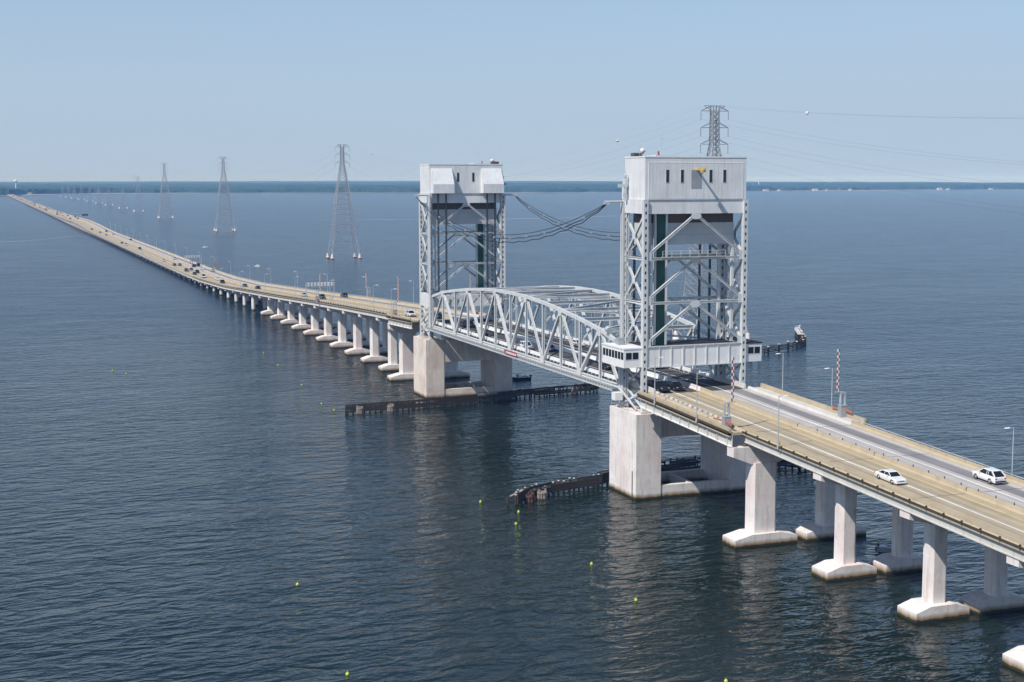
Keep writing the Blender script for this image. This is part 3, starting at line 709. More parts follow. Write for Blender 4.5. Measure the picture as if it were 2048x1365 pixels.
MB().box(-9.3, 9.3, L0, L1, DZ-.3, DZ).build('deck', 'deck_dark', sp)
for c in (-5.1, 4.5): MB().box(c, c+.18, L0, L1, DZ+.002, DZ+.006).build('lane_line', 'line_white', sp)
for c in (-8.5, 8.4): MB().box(c, c+.12, L0, L1, DZ+.002, DZ+.006).build('edge_line', 'line_white', sp)
MB().loft([[(c, y, DZ+dz) for c, dz in jersey(0, .85)] for y in (L0, L1)]).build('median_barrier', 'white_paint', sp)
for sg in (-1, 1):
    MB().box(9.05*sg-.12, 9.05*sg+.12, L0, L1, DZ+.28, DZ+1.0).build('side_barrier', 'white_paint', sp)
    mb = MB(); y = L0+.5
    while y < L1: mb.box(9.05*sg-.10, 9.05*sg+.10, y-.12, y+.12, DZ-.02, DZ+.28); y += 1.95
    struct(mb.build('barrier_foot', 'steel', sp), 'stuff')
    # outer walkway
    MB().box(min(10.4*sg, 12.0*sg), max(10.4*sg, 12.0*sg), L0, L1, 18.62, 18.70).build('walkway', 'grating', sp)
    MB().hbeam((12.1*sg, L0, 18.50), (12.1*sg, L1, 18.50), .18, .24, .04).build('walkway_edge', 'steel', sp)
    mb = MB()
    for z in (19.15, 19.75): mb.beam((12.12*sg, L0, z), (12.12*sg, L1, z), .045, .045)
    y = L0
    while y <= L1: mb.beam((12.12*sg, y, 18.6), (12.12*sg, y, 19.78), .05, .05); y += 1.3
    mb.build('walkway_railing', 'steel', sp)
    mb = MB(); y = L0+2
    while y < L1: mb.beam((10.1*sg, y, 18.3), (12.0*sg, y, 18.3), .14, .3); y += 4.875
    struct(mb.build('walkway_bracket', 'steel', sp), 'stuff')
bn = MB().box(-12.26, -12.2, -9.6, -2.0, 18.82, 19.78).build('banner', 'red_paint', sp)
y = -3.0; mb = MB()
for wdt in (.35, .6, .5, .6, .4, .55, .5, .45, .5): mb.box(-12.285, -12.262, y-wdt, y, 19.05, 19.5); y -= wdt+.22
mb.build('banner_marks', 'sign_white', bn)
MB().box(-12.5, -11.0, -61.0, -59.4, 16.9, 18.3).build('span_lock_box', 'white_paint', sp)

# ---------------------------------------------------------------- festoon cables between the towers
for sg in (-1, 1):
    t = thing('festoon_cable', 'bundle of dark sagging cables between the tower tops, %s side' % ('nearer' if sg < 0 else 'farther'), 'cable')
    for j, (dz, sag) in enumerate(((0, 7.5), (-.35, 7.9), (-.6, 8.4))):
        pts = []
        for i in range(33):
            u = i/32; wob = .14*j*math.sin(u*math.pi*16)**2
            pts.append((sg*(13.9-.12*j), 3.95+(S-7.9)*u, 52.6+dz*min(1, 12*u, 12*(1-u))-4*sag*u*(1-u)-wob))
        MB().tube(pts, .085 if j else .065, 6).build('strand', 'dark_rope', t)
    for i in range(1, 12):
        u = i/12; y = 3.95+(S-7.9)*u; z = 52.2-4*7.9*u*(1-u)
        MB().box(sg*13.8-.12, sg*13.8+.12, y-.5, y+.5, z-.05, z+.3).build('spacer', 'cabinet_grey', t)

# ---------------------------------------------------------------- street lamps
lamp_parts = {}
def lamp(c, a, z, label, h=8.0, dirn=1):
    t = thing('street_lamp', label, 'street lamp', (c, a, z), 0, 'street lamps along the bridge')
    if 'pole' not in lamp_parts:
        lamp_parts['pole'] = MB().cyl((0,0,0), (0,0,8), .10, .06, 8).cyl((0,0,0), (0,0,.5), .2, .18, 8).mesh('pole', 'galvanised')
        for d in (-1, 1):
            lamp_parts['arm', d] = MB().beam((0,0,7.9), (d*1.0,0,7.96), .07, .08).mesh('arm', 'galvanised')
            lamp_parts['head', d] = MB().loft([[(d*.7, -.13, 7.9), (d*.7, .13, 7.9), (d*.7, .1, 8.05), (d*.7, -.1, 8.05)], [(d*1.5, -.16, 7.9), (d*1.5, .16, 7.9), (d*1.5, .08, 8.0), (d*1.5, -.08, 8.0)]]).mesh('lamp_head', 'white_paint')
    link('pole', lamp_parts['pole'], t); link('arm', lamp_parts['arm', dirn], t); link('lamp_head', lamp_parts['head', dirn], t)
    return t
ll = [(-14.4, -12.75), (-29.6, -12.75), (-50.5, -10.25)]
for i, (a, c) in enumerate(ll): lamp(c, a, road_z(a)-.1, 'tall thin street lamp on the left parapet, %s from the near tower' % ORD[i], dirn=1)
for i, (a, c) in enumerate([(-13.9, 12.75), (-29.5, 12.75), (-77.1, 10.3)]): lamp(c, a, road_z(a)-.6, 'tall thin street lamp on the right parapet, %s from the near tower' % ORD[i], dirn=-1)
for i in range(20):
    a = [150.9, 179.5, 235.6, 291.6, 352, 410][i] if i < 6 else 410+57.5*(i-5)
    lamp(-10.2 if a > 157 else -12.7, a, road_z(a)+.1, 'street lamp on the left parapet of the causeway, %s beyond the far tower' % ORD[i], dirn=1)
for i in range(20):
    a = [206, 265, 326.5, 384, 444, 499.5, 558, 616][i] if i < 8 else 616+57.5*(i-7)
    lamp(10.25, a, road_z(a)+.1, 'street lamp on the right parapet of the causeway, %s beyond the far tower' % ORD[i], dirn=-1)

# ---------------------------------------------------------------- barrier gates with striped arms
def gate(c, a, label, toward, H=11.0, plat=True):
    t = thing('barrier_gate', label, 'barrier gate', (c, a, road_z(a)+.17), 0, 'raised traffic gates')
    MB().box(-.55, .55, -.5, .5, 0, 1.9).build('cabinet', 'cabinet_grey', t)
    mb = MB().box(-.6, .6, -.55, .55, 1.9, 1.98)
    for i in range(5): mb.box(-.3, .3, -.515, -.5, .5+.2*i, .6+.2*i)
    mb.build('cabinet_trim', 'galvanised', t)
    mb = MB()
    for x in (-.4, .4): mb.box(x-.1, x+.1, -.2, .2, 1.98, 3.9)
    mb.box(-.5, .5+.0, -.2, .2, 3.9, 4.1).box(min(0, toward*1.5), max(0, toward*1.5), -.15, .15, 4.1, 4.25)
    mb.build('pivot_frame', 'galvanised', t)
    mb = MB(); z = 4.25; i = 0
    x = toward*1.0
    while z < H:
        for s_, (u0, u1) in enumerate(((-.2, 0.0), (0.0, .2))):
            mb.add([(x+u0, -.05, z+.0), (x+u1, -.05, z+.0), (x+u1, .05, z), (x+u0, .05, z), (x+u0, -.05, z+.5), (x+u1, -.05, z+.5), (x+u1, .05, z+.5), (x+u0, .05, z+.5)],
                   [(0,1,2,3), (4,7,6,5), (0,4,5,1), (1,5,6,2), (2,6,7,3), (3,7,4,0)], (i+s_) % 2)
        z += .5; i += 1
    mb.build('striped_arm', ['red_paint', 'sign_white'], t)
    MB().beam((toward*-.3, -.5, 1.2), (toward*-.3, -2.4, 1.0), .25, .3).beam((toward*-.3, .5, 1.2), (toward*-.3, 3.6, 1.1), .2, .22).build('counter_arm', 'orange_paint', t)
    return t
gate(-11.3, -36.8, 'raised red and white striped gate on the near left deck edge', 1)
gate(11.6, -34.4, 'raised red and white striped gate on the near right deck edge', -1)
gate(-11.3, 152.5, 'raised striped gate on the left edge just beyond the far tower', 1)
gate(11.3, 150.0, 'raised striped gate seen behind the truss beyond the far tower', -1)
gate(-10.6, 253, 'raised striped gate in front of the signal gantry', 1, 9.5)
gate(10.8, 264, 'raised thin striped gate on the right parapet past the far tower', -1, 9.0)

# ---------------------------------------------------------------- gantries and signs
def gantry(c0, c1, a, label, heads, H=6.2, panel=None, front=-1):
    z = road_z(a); t = thing('signal_gantry', label, 'gantry', (0, a, z), 0, 'gantries over the road')
    for c in (c0, c1):
        MB().beam((c, -.4, 0), (c, -.4, H), .16, .16).beam((c, .4, 0), (c, .4, H), .16, .16).build('post', 'galvanised', t)
        mb = MB(); zz = .3
        while zz < H-.9: mb.beam((c, -.4, zz), (c, .4, zz+.8), .07, .07); zz += .8
        mb.build('post_lacing', 'galvanised', t)
    for zz in (H-.9, H):
        for y in (-.4, .4): MB().beam((c0-.3, y, zz), (c1+.3, y, zz), .12, .12).build('gantry_chord', 'galvanised', t)
    mb = MB(); n = int((c1-c0)/1.1)
    for i in range(n):
        u, v = c0+(c1-c0)*i/n, c0+(c1-c0)*(i+1)/n
        mb.beam((u, -.4, H-.9 if i % 2 else H), (v, -.4, H if i % 2 else H-.9), .07, .07)
    mb.build('gantry_lacing', 'galvanised', t)
    for i in range(heads):
        c = c0+(c1-c0)*(i+.7)/(heads+.4); hd = MB().box(c-.3, c+.3, -.62, -.45, H-1.25, H+.1).build('signal_head', 'sign_white', t)
        MB().cyl((c, -.62, H-.4), (c, -.70, H-.4), .15, .15, 10).cyl((c, -.62, H-.9), (c, -.70, H-.9), .15, .15, 10).build('lens', 'cabinet_grey', hd)
    if panel: MB().box(panel[0], panel[1], -.75, -.5, H-1.0, H+1.0).build('message_board', 'black', t)
    return t
gantry(-10.2, 0, 272.5, 'white signal gantry over the left lanes beyond the far tower', 8)
gantry(0, 10.2, 668, 'pale signal gantry over the right lanes behind a cluster of cars', 6)
gantry(0, 10.6, 1600, 'gantry with a dark blank message board at the causeway hump', 0, 7.0, (1.5, 9.0))
gantry(-1, 10.6, 1780, 'pale empty gantry behind the dark message board', 0, 6.5)
def road_sign(c, a, label, mat, shape):
    z = road_z(a); t = thing('road_sign', label, 'road sign', (c, a, z), 0)
    MB().beam((0, 0, 0), (0, 0, 3.0), .12, .12).build('post', 'galvanised', t)
    if shape == 'disc': MB().cyl((0, -.1, 3.6), (0, -.06, 3.6), 1.0, 1.0, 20).build('panel', mat, t); MB().cyl((0, -.12, 3.6), (0, -.10, 3.6), .62, .62, 20).build('panel_centre', 'sign_white', t)
    else: MB().prism([(0, 2.2), (1.15, 3.35), (0, 4.5), (-1.15, 3.35)], -.1, -.06, 1).build('panel', mat, t)
    return t
road_sign(.3, 640, 'round red and white sign on the median behind the cluster of cars', 'red_paint', 'disc')
road_sign(10.2, 612, 'orange diamond sign on the right parapet by the cars', 'orange_paint', 'diamond')

# ---------------------------------------------------------------- vehicles
def car_mesh(kind):
    """returns dict part -> (MB, material or None for body paint); length along Y, front at -Y"""
    P = {}
    sedan = kind == 'sedan'; suv = kind == 'suv'; pick = kind == 'pickup'; van = kind == 'van'
    Ln = dict(sedan=5.0, suv=4.85, pickup=5.7, van=5.4)[kind]; Wd = dict(sedan=.92, suv=.98, pickup=1.0, van=1.0)[kind]
    sh = dict(sedan=.95, suv=1.1, pickup=1.15, van=1.15)[kind]; roof = dict(sedan=1.45, suv=1.80, pickup=1.85, van=2.25)[kind]; gc = .22 if sedan else .3
    f, r = -Ln/2, Ln/2
    def sec(y, w, zt, zb=gc): return [(-w*.93, y, zb), (w*.93, y, zb), (w, y, zb+.25), (w, y, zt-.14), (w*.90, y, zt), (-w*.90, y, zt), (-w, y, zt-.14), (-w, y, zb+.25)]
    hood = sh-.06
    st = [(f, Wd*.80, sh-.30, gc+.1), (f+.10, Wd*.90, sh-.18), (f+.35, Wd*.97, hood-.08), (f+1.25, Wd, hood), (f+1.5, Wd, sh), (0, Wd, sh), (r-1.1, Wd, sh)]
    if pick: st += [(r-.05, Wd, sh), (r, Wd*.97, sh-.05, gc+.2)]
    elif sedan: st += [(r-.35, Wd*.97, sh-.02), (r-.08, Wd*.92, sh-.10), (r, Wd*.86, sh-.28, gc+.12)]
    else: st += [(r-.2, Wd, sh), (r-.04, Wd*.96, sh-.05), (r, Wd*.93, sh-.2, gc+.12)]
    P['body'] = (MB().loft([sec(*s_) for s_ in st]), None)
    if sedan: gy = (f+1.35, f+2.05, r-1.55, r-.75)
    elif suv: gy = (f+1.2, f+2.1, r-.95, r-.16)
    elif pick: gy = (f+1.3, f+1.95, f+3.3, f+3.5)
    else: gy = (f+.9, f+1.5, r-.12, r-.04)
    wb, wt = Wd*.90, Wd*.74
    def g(y, w, z): return [(-w, y, z), (w, y, z)]
    zb, zt = sh-.01, roof-.07
    v = [(-wb, gy[0], zb), (wb, gy[0], zb), (wb, gy[3], zb), (-wb, gy[3], zb), (-wt, gy[1], zt), (wt, gy[1], zt), (wt, gy[2], zt), (-wt, gy[2], zt)]
    P['windows'] = (MB().add(v, [(0,1,5,4), (1,2,6,5), (2,3,7,6), (3,0,4,7)]), 'car_glass')
    P['roof'] = (MB().loft([[(-wt-.03, gy[1]-.03, zt-.01), (wt+.03, gy[1]-.03, zt-.01), (wt-.04, gy[1]+.12, roof), (-wt+.04, gy[1]+.12, roof)], [(-wt-.03, gy[2]+.03, zt-.01), (wt+.03, gy[2]+.03, zt-.01), (wt-.04, gy[2]-.12, roof), (-wt+.04, gy[2]-.12, roof)]]), None)
    pil = MB()
    for sx in (-1, 1):
        pil.beam((sx*wb, gy[0], zb), (sx*wt, gy[1], zt), .07, .09).beam((sx*wb, gy[3], zb), (sx*wt, gy[2], zt), .10, .12 if sedan else .2)
        ym = (gy[1]+gy[2])/2; pil.beam((sx*(wb+.012), ym, zb), (sx*(wt+.012), ym, zt), .05, .10)
        if suv or van: y3 = gy[2]-.55; pil.beam((sx*(wb+.012), y3, zb), (sx*(wt+.012), y3, zt), .05, .14)
        pil.box(sx*(Wd+.04)-.1, sx*(Wd+.04)+.1, gy[0]+.45, gy[0]+.6, zb-.02, zb+.14)
    P['pillars'] = (pil, None)
    wr = .33 if sedan else .38
    for i, (sx, y) in enumerate(((-1, f+.95), (1, f+.95), (-1, r-1.05), (1, r-1.05))):
        P['wheel%d' % i] = (MB().cyl((sx*(Wd-.2), y, wr), (sx*(Wd+.015), y, wr), wr, wr, 18), 'rubber')
        P['rim%d' % i] = (MB().cyl((sx*(Wd+.0), y, wr), (sx*(Wd+.025), y, wr), wr*.62, wr*.55, 12), 'chrome')
    P['headlight0'] = (MB().box(-Wd*.86, -Wd*.5, f+.02, f+.14, sh-.36, sh-.22), 'lamp_clear'); P['headlight1'] = (MB().box(Wd*.5, Wd*.86, f+.02, f+.14, sh-.36, sh-.22), 'lamp_clear')
    P['tail_light0'] = (MB().box(-Wd*.93, -Wd*.62, r-.08, r+.015, sh-.32, sh-.14), 'lamp_red'); P['tail_light1'] = (MB().box(Wd*.62, Wd*.93, r-.08, r+.015, sh-.32, sh-.14), 'lamp_red')
    P['grille'] = (MB().box(-Wd*.42, Wd*.42, f-.012, f+.1, sh-.42, sh-.30), 'black')
    P['bumper'] = (MB().box(-Wd*.84, Wd*.84, f-.04, f+.12, gc+.08, gc+.26).box(-Wd*.86, Wd*.86, r-.12, r+.05, gc+.1, gc+.28), None if sedan else 'black')
    P['plate'] = (MB().box(-.16, .16, r+.015, r+.03, gc+.42, gc+.55), 'sign_white')
    if pick: P['bed'] = (MB().box(-Wd*.78, Wd*.78, gy[3]+.1, r-.12, sh+.002, sh+.006), 'black')
    return P
car_cache = {}
def car(kind, col, c, a, away, label, far=False, group='vehicles on the bridge'):
    z = interp(a, [4.35, 4.36, 122.14, 122.15], [road_z(a), DZ, DZ, road_z(a)]) if 4.35 < a < 122.15 else road_z(a)
    slope = (road_z(a+2)-road_z(a-2))/4 if not 4 < a < 122 else 0
    name = {'sedan': 'car', 'suv': 'car', 'pickup': 'pickup_truck', 'van': 'van'}[kind]
    key = (kind, col)
    rz = math.pi if away else 0
    if far:
        if (key, 'far') not in car_cache:
            mb = MB()
            for pn, (pm, mt) in car_mesh(kind).items():
                if pn.startswith(('rim', 'plate', 'grille', 'head')): continue
                mi = 0 if mt is None else (1 if mt in ('car_glass',) else 2)
                mb.add(pm.v, pm.f, mi)
            car_cache[key, 'far'] = mb.mesh(name, ['paint_'+col, 'car_glass', 'rubber'])
        o = link(name, car_cache[key, 'far']); tag(o, label, 'car' if name == 'car' else name.split('_')[0], group)
    else:
        o = thing(name, label, 'car' if name == 'car' else name.split('_')[0], group=group)
        if key not in car_cache:
            car_cache[key] = [(''.join(ch for ch in pn if not ch.isdigit()), pm.mesh(pn, mt or 'paint_'+col), pn) for pn, (pm, mt) in car_mesh(kind).items()]
        last = None
        for nm, me, pn in car_cache[key]:
            q = link(nm, me, last if nm == 'rim' else o)
            if nm == 'wheel': last = q
    o.location = (c, a, z+.012); o.rotation_euler = (math.atan(slope)*(-1 if away else 1), 0, rz)
    return o
car('sedan', 'white', -5.85, -72.2, False, 'white sedan coming towards the camera in the right foreground')
car('suv', 'white', 7.15, -76.2, True, 'white sport utility car driving away in the right foreground')
car('pickup', 'black', -7.0, -4.2, False, 'black pickup coming out from under the near tower')
car('sedan', 'black', -3.6, -3.9, False, 'black sedan beside the black pickup under the near tower')
car('suv', 'black', 6.6, 24.0, True, 'dark car glimpsed under the portal girder on the lift span')
car('suv', 'white', -6.6, 62.5, False, 'white sport utility car on the lift span behind the truss diagonals')
car('sedan', 'navy', -2.9, 58.0, False, 'dark blue sedan on the lift span beside the white car')
car('sedan', 'white', 6.8, 65.0, True, 'white car in the far lanes of the lift span')
car('sedan', 'black', -3.4, 26.5, False, 'black sedan on the lift span below the control cabin')
car('suv', 'black', -2.9, 139, False, 'dark car passing under the far tower')
car('suv', 'navy', -2.9, 112.5, False, 'dark blue car on the lift span next to the far tower')
car('sedan', 'black', -6.3, 93, False, 'black sedan on the lift span left of the middle')
car('suv', 'white', -6.6, 153, False, 'white car left of the far tower legs')
car('sedan', 'silver', -3.2, 308, False, 'silver sedan below the signal gantry')
car('pickup', 'slate', -3.3, 278, False, 'grey pickup just passing the signal gantry')
car('suv', 'green', 7.0, 286, True, 'dark green car in the far lanes right of the gantry')
car('sedan', 'slate', -3.4, 437, False, 'dark sedan in the left lanes, second behind the gantry', True)
car('sedan', 'black', -3.2, 405, False, 'black sedan in the left lanes, first behind the gantry', True)
far_cars = [('sedan','green',-6,671,'dark green car at the back of the cluster, left lane'), ('sedan','slate',-2.8,670,'dark slate car at the back of the cluster, inner lane'),
 ('suv','maroon',-6.6,612,'maroon car in the cluster, outer lane'), ('sedan','blue',-2.5,622,'bright blue car in the middle of the cluster'), ('sedan','navy',-6.5,580,'navy car at the front of the cluster, outer lane'),
 ('suv','black',-2.8,595,'black utility car in the cluster beside the navy car'), ('van','white',-6.3,548,'white van following the navy car in the cluster'), ('sedan','white',-2.8,522,'white car ahead of the cluster, inner lane'),
 ('suv','black',-6.2,485,'black utility car ahead of the cluster, outer lane'), ('suv','white',-6.3,722,'white utility car behind the cluster near the gantry'), ('sedan','white',-6.7,849,'white car far behind the cluster, outer lane'),
 ('suv','black',-3.8,891,'black car far behind the cluster, inner lane'), ('van','white',-7.0,965,'white van alone on the causeway'), ('sedan','slate',-6.9,999,'dark car behind the lone white van'),
 ('sedan','grey',-4.2,1183,'grey car below the hump, inner lane'), ('sedan','green',-4.9,1246,'green car below the hump'), ('sedan','black',-7.0,1326,'black car on the slope of the hump'),
 ('pickup','navy',3.0,1268,'navy pickup going away near the hump'), ('pickup','white',3.2,1194,'long white pickup going away near the hump'), ('sedan','black',6.4,1062,'lone black car going away on the causeway'),
 ('suv','white',3.4,742,'white car under the second gantry, far lanes'), ('suv','black',3.5,653,'black car going away beside the cluster'), ('suv','black',7.3,662,'second black utility car going away beside the cluster'),
 ('sedan','white',4.0,623,'white car going away beside the cluster'), ('sedan','silver',7.5,605,'silver car going away by the right parapet')]
for kd, cl, c, a, lb in far_cars: car(kd, cl, c, a, c > 0, lb, True)
rq = random.Random(11); a = 1700
while a < 5200:
    for c in (-6.5, -3.0, 3.2, 7.0):
        if rq.random() < .62 and not (1560 < a < 1650):
            kd_ = rq.choice(['sedan','suv','sedan','van','pickup']); cl_ = rq.choice(['white','white','silver','black','grey','slate','red','navy'])
            car(kd_, cl_, c, a+rq.uniform(-15, 15), c > 0, 'tiny %s %s in the far %s of vehicles, %s lane' % (cl_, {'suv': 'utility car'}.get(kd_, kd_), 'oncoming queue' if c < 0 else 'outbound queue', 'outer' if abs(c) > 5 else 'inner'), True, 'vehicles in the far queue')
    a += 75 if a > 2000 else 110

# ---------------------------------------------------------------- timber fenders
def fender(label, pts, h=2.2, pitch=1.5, caps='timber', decks=(), back=1.4, mat='timber', pr=.2, dense=None):
    t = thing('timber_fender', label, 'fender', group='timber fenders')
    seg = []; tot = 0
    for p, q in zip(pts, pts[1:]): d = math.dist(p, q); seg.append((tot, d, p, q)); tot += d
    def at(s_):
        for s0, d, p, q in seg:
            if s_ <= s0+d+1e-6:
                u = (s_-s0)/d; dx, dy = (q[0]-p[0])/d, (q[1]-p[1])/d
                return p[0]+(q[0]-p[0])*u, p[1]+(q[1]-p[1])*u, dx, dy
        return (*pts[-1], 1, 0)
    rr = random.Random(len(label)); s_ = .3; k = 0
    while s_ < tot:
        x, y, dx, dy = at(s_); hh = h+rr.uniform(-.45, .3); ln = (rr.uniform(-.06, .06), rr.uniform(-.06, .06))
        MB().cyl((x, y, -1.2), (x+ln[0], y+ln[1], hh), pr, pr*.9, 8).build('pile', mat, t)
        if caps == 'white_paint': MB().cyl((x+ln[0], y+ln[1], hh), (x+ln[0], y+ln[1], hh+.12*pr/.2), pr*1.05, pr*.8, 8).build('pile_cap', 'weathered_white', t)
        if k % 3 == 0:
            bx, by = x-dy*back, y+dx*back; MB().cyl((bx, by, -1.2), (bx, by, hh-.5), .2, .18, 8).build('pile', mat, t)
            MB().beam((x, y, h-.55), (bx, by, h-.55), .25, .28).build('tie_beam', mat, t)
        s_ += (1.2 if dense and s_ > dense else pitch)*rr.uniform(.85, 1.15); k += 1
    s_ = 0
    while s_ < tot-.5:
        e = min(tot, s_+6.0); x0, y0, dx, dy = at(s_); x1, y1, _, _ = at(e)
        for z in (.35, .86, 1.37, 1.88):
            if z < h and rr.random() > .04: MB().beam((x0+dy*.3, y0-dx*.3, z+rr.uniform(-.05, .05)), (x1+dy*(.3+rr.uniform(-.04, .08)), y1-dx*.3, z+rr.uniform(-.05, .05)), .22, .44 if dense is None else .3).build('wale', 'pale_timber' if rr.random() < .05 else mat, t)
        tip = dense is not None and s_ > dense-6
        MB().beam((x0-dy*.9, y0+dx*.9, h-.3), (x1-dy*.9, y1+dx*.9, h-.3), 1.9 if tip else .5, .12).build('plank', 'weathered_white' if tip else ('pale_timber' if rr.random() < .4 else mat), t)
        s_ = e
    for s_, mt in decks:
        x, y, dx, dy = at(s_)
        cl = MB()
        for i in range(9):
            th = 2*math.pi*i/9; cl.cyl((x+dy*1.6+.8*math.cos(th), y-dx*1.6+.8*math.sin(th), -1), (x+dy*1.6+.65*math.cos(th), y-dx*1.6+.65*math.sin(th), h-.5+rr.uniform(-.35, .3)), .22, .2, 7)
        cl.cyl((x+dy*1.6, y-dx*1.6, h-1.1), (x+dy*1.6, y-dx*1.6, h-.85), .95, .95, 14); cl.build('pile_cluster', mt, t)
    return t
fender('weathered timber fender with white-capped piles left of the near tower pier', [(-33.4,-1.6), (-32.4,.6), (-29,3.0), (-24,5.4), (-18,7.0), (-12.5,8.2)], 1.9, 1.15, 'white_paint', ((4.2,'red_timber'), (8.2,'pale_timber')))
fender('dark timber fender seen through the opening of the near tower pier', [(-12.2,9.0), (0,13.8), (8,15.2), (16,15.6), (23,13.5), (29.5,10.2), (33,6.5)], 2.4, 1.4, 'timber')
fender('long dark curved timber fender in front of the far tower pier', [(-37,106.6), (-30,107.0), (-19,107.6), (-4,110.6), (9.4,113.6), (19,116.0), (28,117.6), (33.2,118.4), (37,120.5)], 2.1, 1.5, 'timber', ((3.0,'pale_timber'), (11.0,'pale_timber'), (66.0,'pale_timber')))
fender('curved pile fence with white caps in the water right of the near tower', [(108,165), (117,172), (126,176.5), (136,181.5), (143,186.5), (149,194), (155,206), (162,219), (168,228)], 2.4, 6.0, 'white_paint', pr=.4, dense=62)

# ---------------------------------------------------------------- transmission towers and lines
def lattice(name, label, c, a, H, B, group):
    t = thing(name, label, 'transmission tower', (c, a, 0), math.atan2(-9, 575), group)
    k = H/82.4
    prof = [(3.5, 10.1), (17.2, 7.9), (24.5, 7.25), (39.3, 5.8), (55, 3.5), (69.2, 1.25), (82.4, 1.05)]
    prof = [(z*k, w*B) for z, w in prof]
    def wz(z): return interp(z, [p[0] for p in prof], [p[1] for p in prof])
    thick = .38 if H > 80 else .2
    for sx in (-1, 1):
        for sy in (-1, 1):
            mb = MB()
            for (z0, w0), (z1, w1) in zip(prof, prof[1:]):
                mb.beam((sx*w0, sy*w0*.75 if z0 < 60*k else sy*w0, z0), (sx*w1, sy*w1*.75 if z1 < 60*k else sy*w1, z1), thick, thick)
            mb.build('leg', 'pylon_steel', t)
            MB().lathe([(1.4,-1), (1.4,.8), (1.0,1.4), (.8,3.5), (.4,3.6)], (sx*prof[0][1], sy*prof[0][1]*.75, 0), 12).build('foundation', 'concrete', t)
    zs = [3.6*k, 10*k, 17.2*k, 20.8*k, 24.5*k, 28.2*k, 32*k, 35.6*k, 39.3*k, 42.6*k, 46*k, 49*k, 52*k, 54.5*k, 57*k, 59.3*k, 61.5*k, 63.5*k, 65.5*k, 67.4*k, 69.2*k, 71.2*k, 73*k, 74.9*k, 76.8*k, 78.7*k, 80.6*k]
    def f(z): return .75 if z < 60*k else 1.0
    for face in range(4):
        mb = MB()
        for z0, z1 in zip(zs, zs[1:]):
            w0, w1 = wz(z0), wz(z1); th = .16 if H > 80 else .08
            def P(s_, w, z):
                return (s_*w, (-1 if face == 0 else 1)*w*f(z), z) if face < 2 else ((-1 if face == 2 else 1)*w, s_*w*f(z), z)
            mb.beam(P(-1, w0, z0), P(1, w1, z1), th, th); mb.beam(P(1, w0, z0), P(-1, w1, z1), th, th)
            mb.beam(P(-1, w1, z1), P(1, w1, z1), th, th)
            if z0 < 50*k: mb.beam(P(0, w0, z0), P(-1, (w0+w1)/2, (z0+z1)/2), .12, .12).beam(P(0, w0, z0), P(1, (w0+w1)/2, (z0+z1)/2), .12, .12)
        mb.build('lacing', 'pylon_steel', t)
    for z in (39.3*k, 24.5*k):
        w = wz(z); mb = MB()
        for s_ in (-1, 1): mb.beam((-w-.6, s_*w*.75, z), (w+.6, s_*w*.75, z), .25, .3).beam((s_*w, -w*.75, z), (s_*w, w*.75, z), .25, .3)
        mb.build('platform_ring', 'pylon_steel', t)
    for z in (80.6*k, 74.9*k, 69.2*k):
        for sg in (-1, 1):
            mb = MB(); w = 1.1*B
            for sy in (-1, 1): mb.beam((sg*w, sy*w, z), (sg*5.3*B, 0, z), .14, .14).beam((sg*w, sy*w, z+1.8*k), (sg*5.3*B, 0, z), .12, .12)
            mb.build('cross_arm', 'pylon_dark', t)
            mb = MB()
            for zz in range(6): mb.cyl((sg*5.3*B, 0, z-.25-.5*zz*k), (sg*5.3*B, 0, z-.55-.5*zz*k), .13, .13, 6)
            mb.cyl((sg*5.3*B, 0, z), (sg*5.3*B, 0, z-3.1*k), .03, .03, 5); mb.build('insulator', 'pylon_dark', t)
    for sg in (-1, 1): MB().beam((sg*1.05*B, 0, 80.6*k), (sg*4.0*B, 0, 82.4*k), .14, .14).beam((sg*4.0*B, 0, 82.4*k), (0, 0, 82.4*k), .12, .12).build('earth_wire_peak', 'pylon_dark', t)
    return t
PY = [(120.1,209), (128.9,780), (137.6,1362), (144.4,1943), (153,2401), (154,2695), (158.5,3065), (161,3374), (161.5,3675), (160,3965), (158.5,4250), (157,4520), (156.5,4810)]
plab = ['tall lattice transmission tower rising behind the near lift tower', 'lattice transmission tower in the water left of the far lift tower', 'second lattice transmission tower from the far lift tower, going left', 'third lattice transmission tower from the far lift tower, going left', 'fourth lattice transmission tower from the far lift tower, hazy']
tower_h = []
for i, (c, a) in enumerate(PY):
    H = 82.2 if i < 4 else (63 if i == 4 else 46)
    tower_h.append(H)
    lattice('transmission_tower', plab[i] if i < 5 else 'small hazy transmission tower by the causeway, %s from the far lift tower' % ORD[i-1], c, a, H, 1.0 if i < 4 else .78, 'row of transmission towers')
# wires: three a side and two earth wires in each span, with white marker balls
spans = [((111.5,-365), PY[0], 'to the right of'), (PY[0], PY[1], 'left of'), (PY[1], PY[2], ''), (PY[2], PY[3], '')]
slab = ['from the tall tower out past the right edge', 'between the tall tower and the next one left', 'between the second and third transmission towers', 'between the third and fourth transmission towers']
for si, (p, q, _) in enumerate(spans):
    for sg in (-1, 1):
        for lv, (z, off, sag) in enumerate(((77.5,5.3,21), (71.8,5.3,21), (66.1,5.3,21), (82.2,4.0,18))):
            if si == 0 and lv == 3: sag = 13.3
            pts = []
            for i in range(41):
                u = i/40; pts.append((p[0]+(q[0]-p[0])*u+sg*off, p[1]+(q[1]-p[1])*u, z-4*sag*u*(1-u)))
            o = MB().tube(pts, .016 if lv < 3 else .012, 4).build('power_line', 'rope_grey')
            tag(o, ('%s conductor' % ['upper', 'middle', 'lower'][lv] if lv < 3 else 'thin earth wire')+' on the %s side %s' % ('left' if sg < 0 else 'right', slab[si]), 'power line', 'power lines')
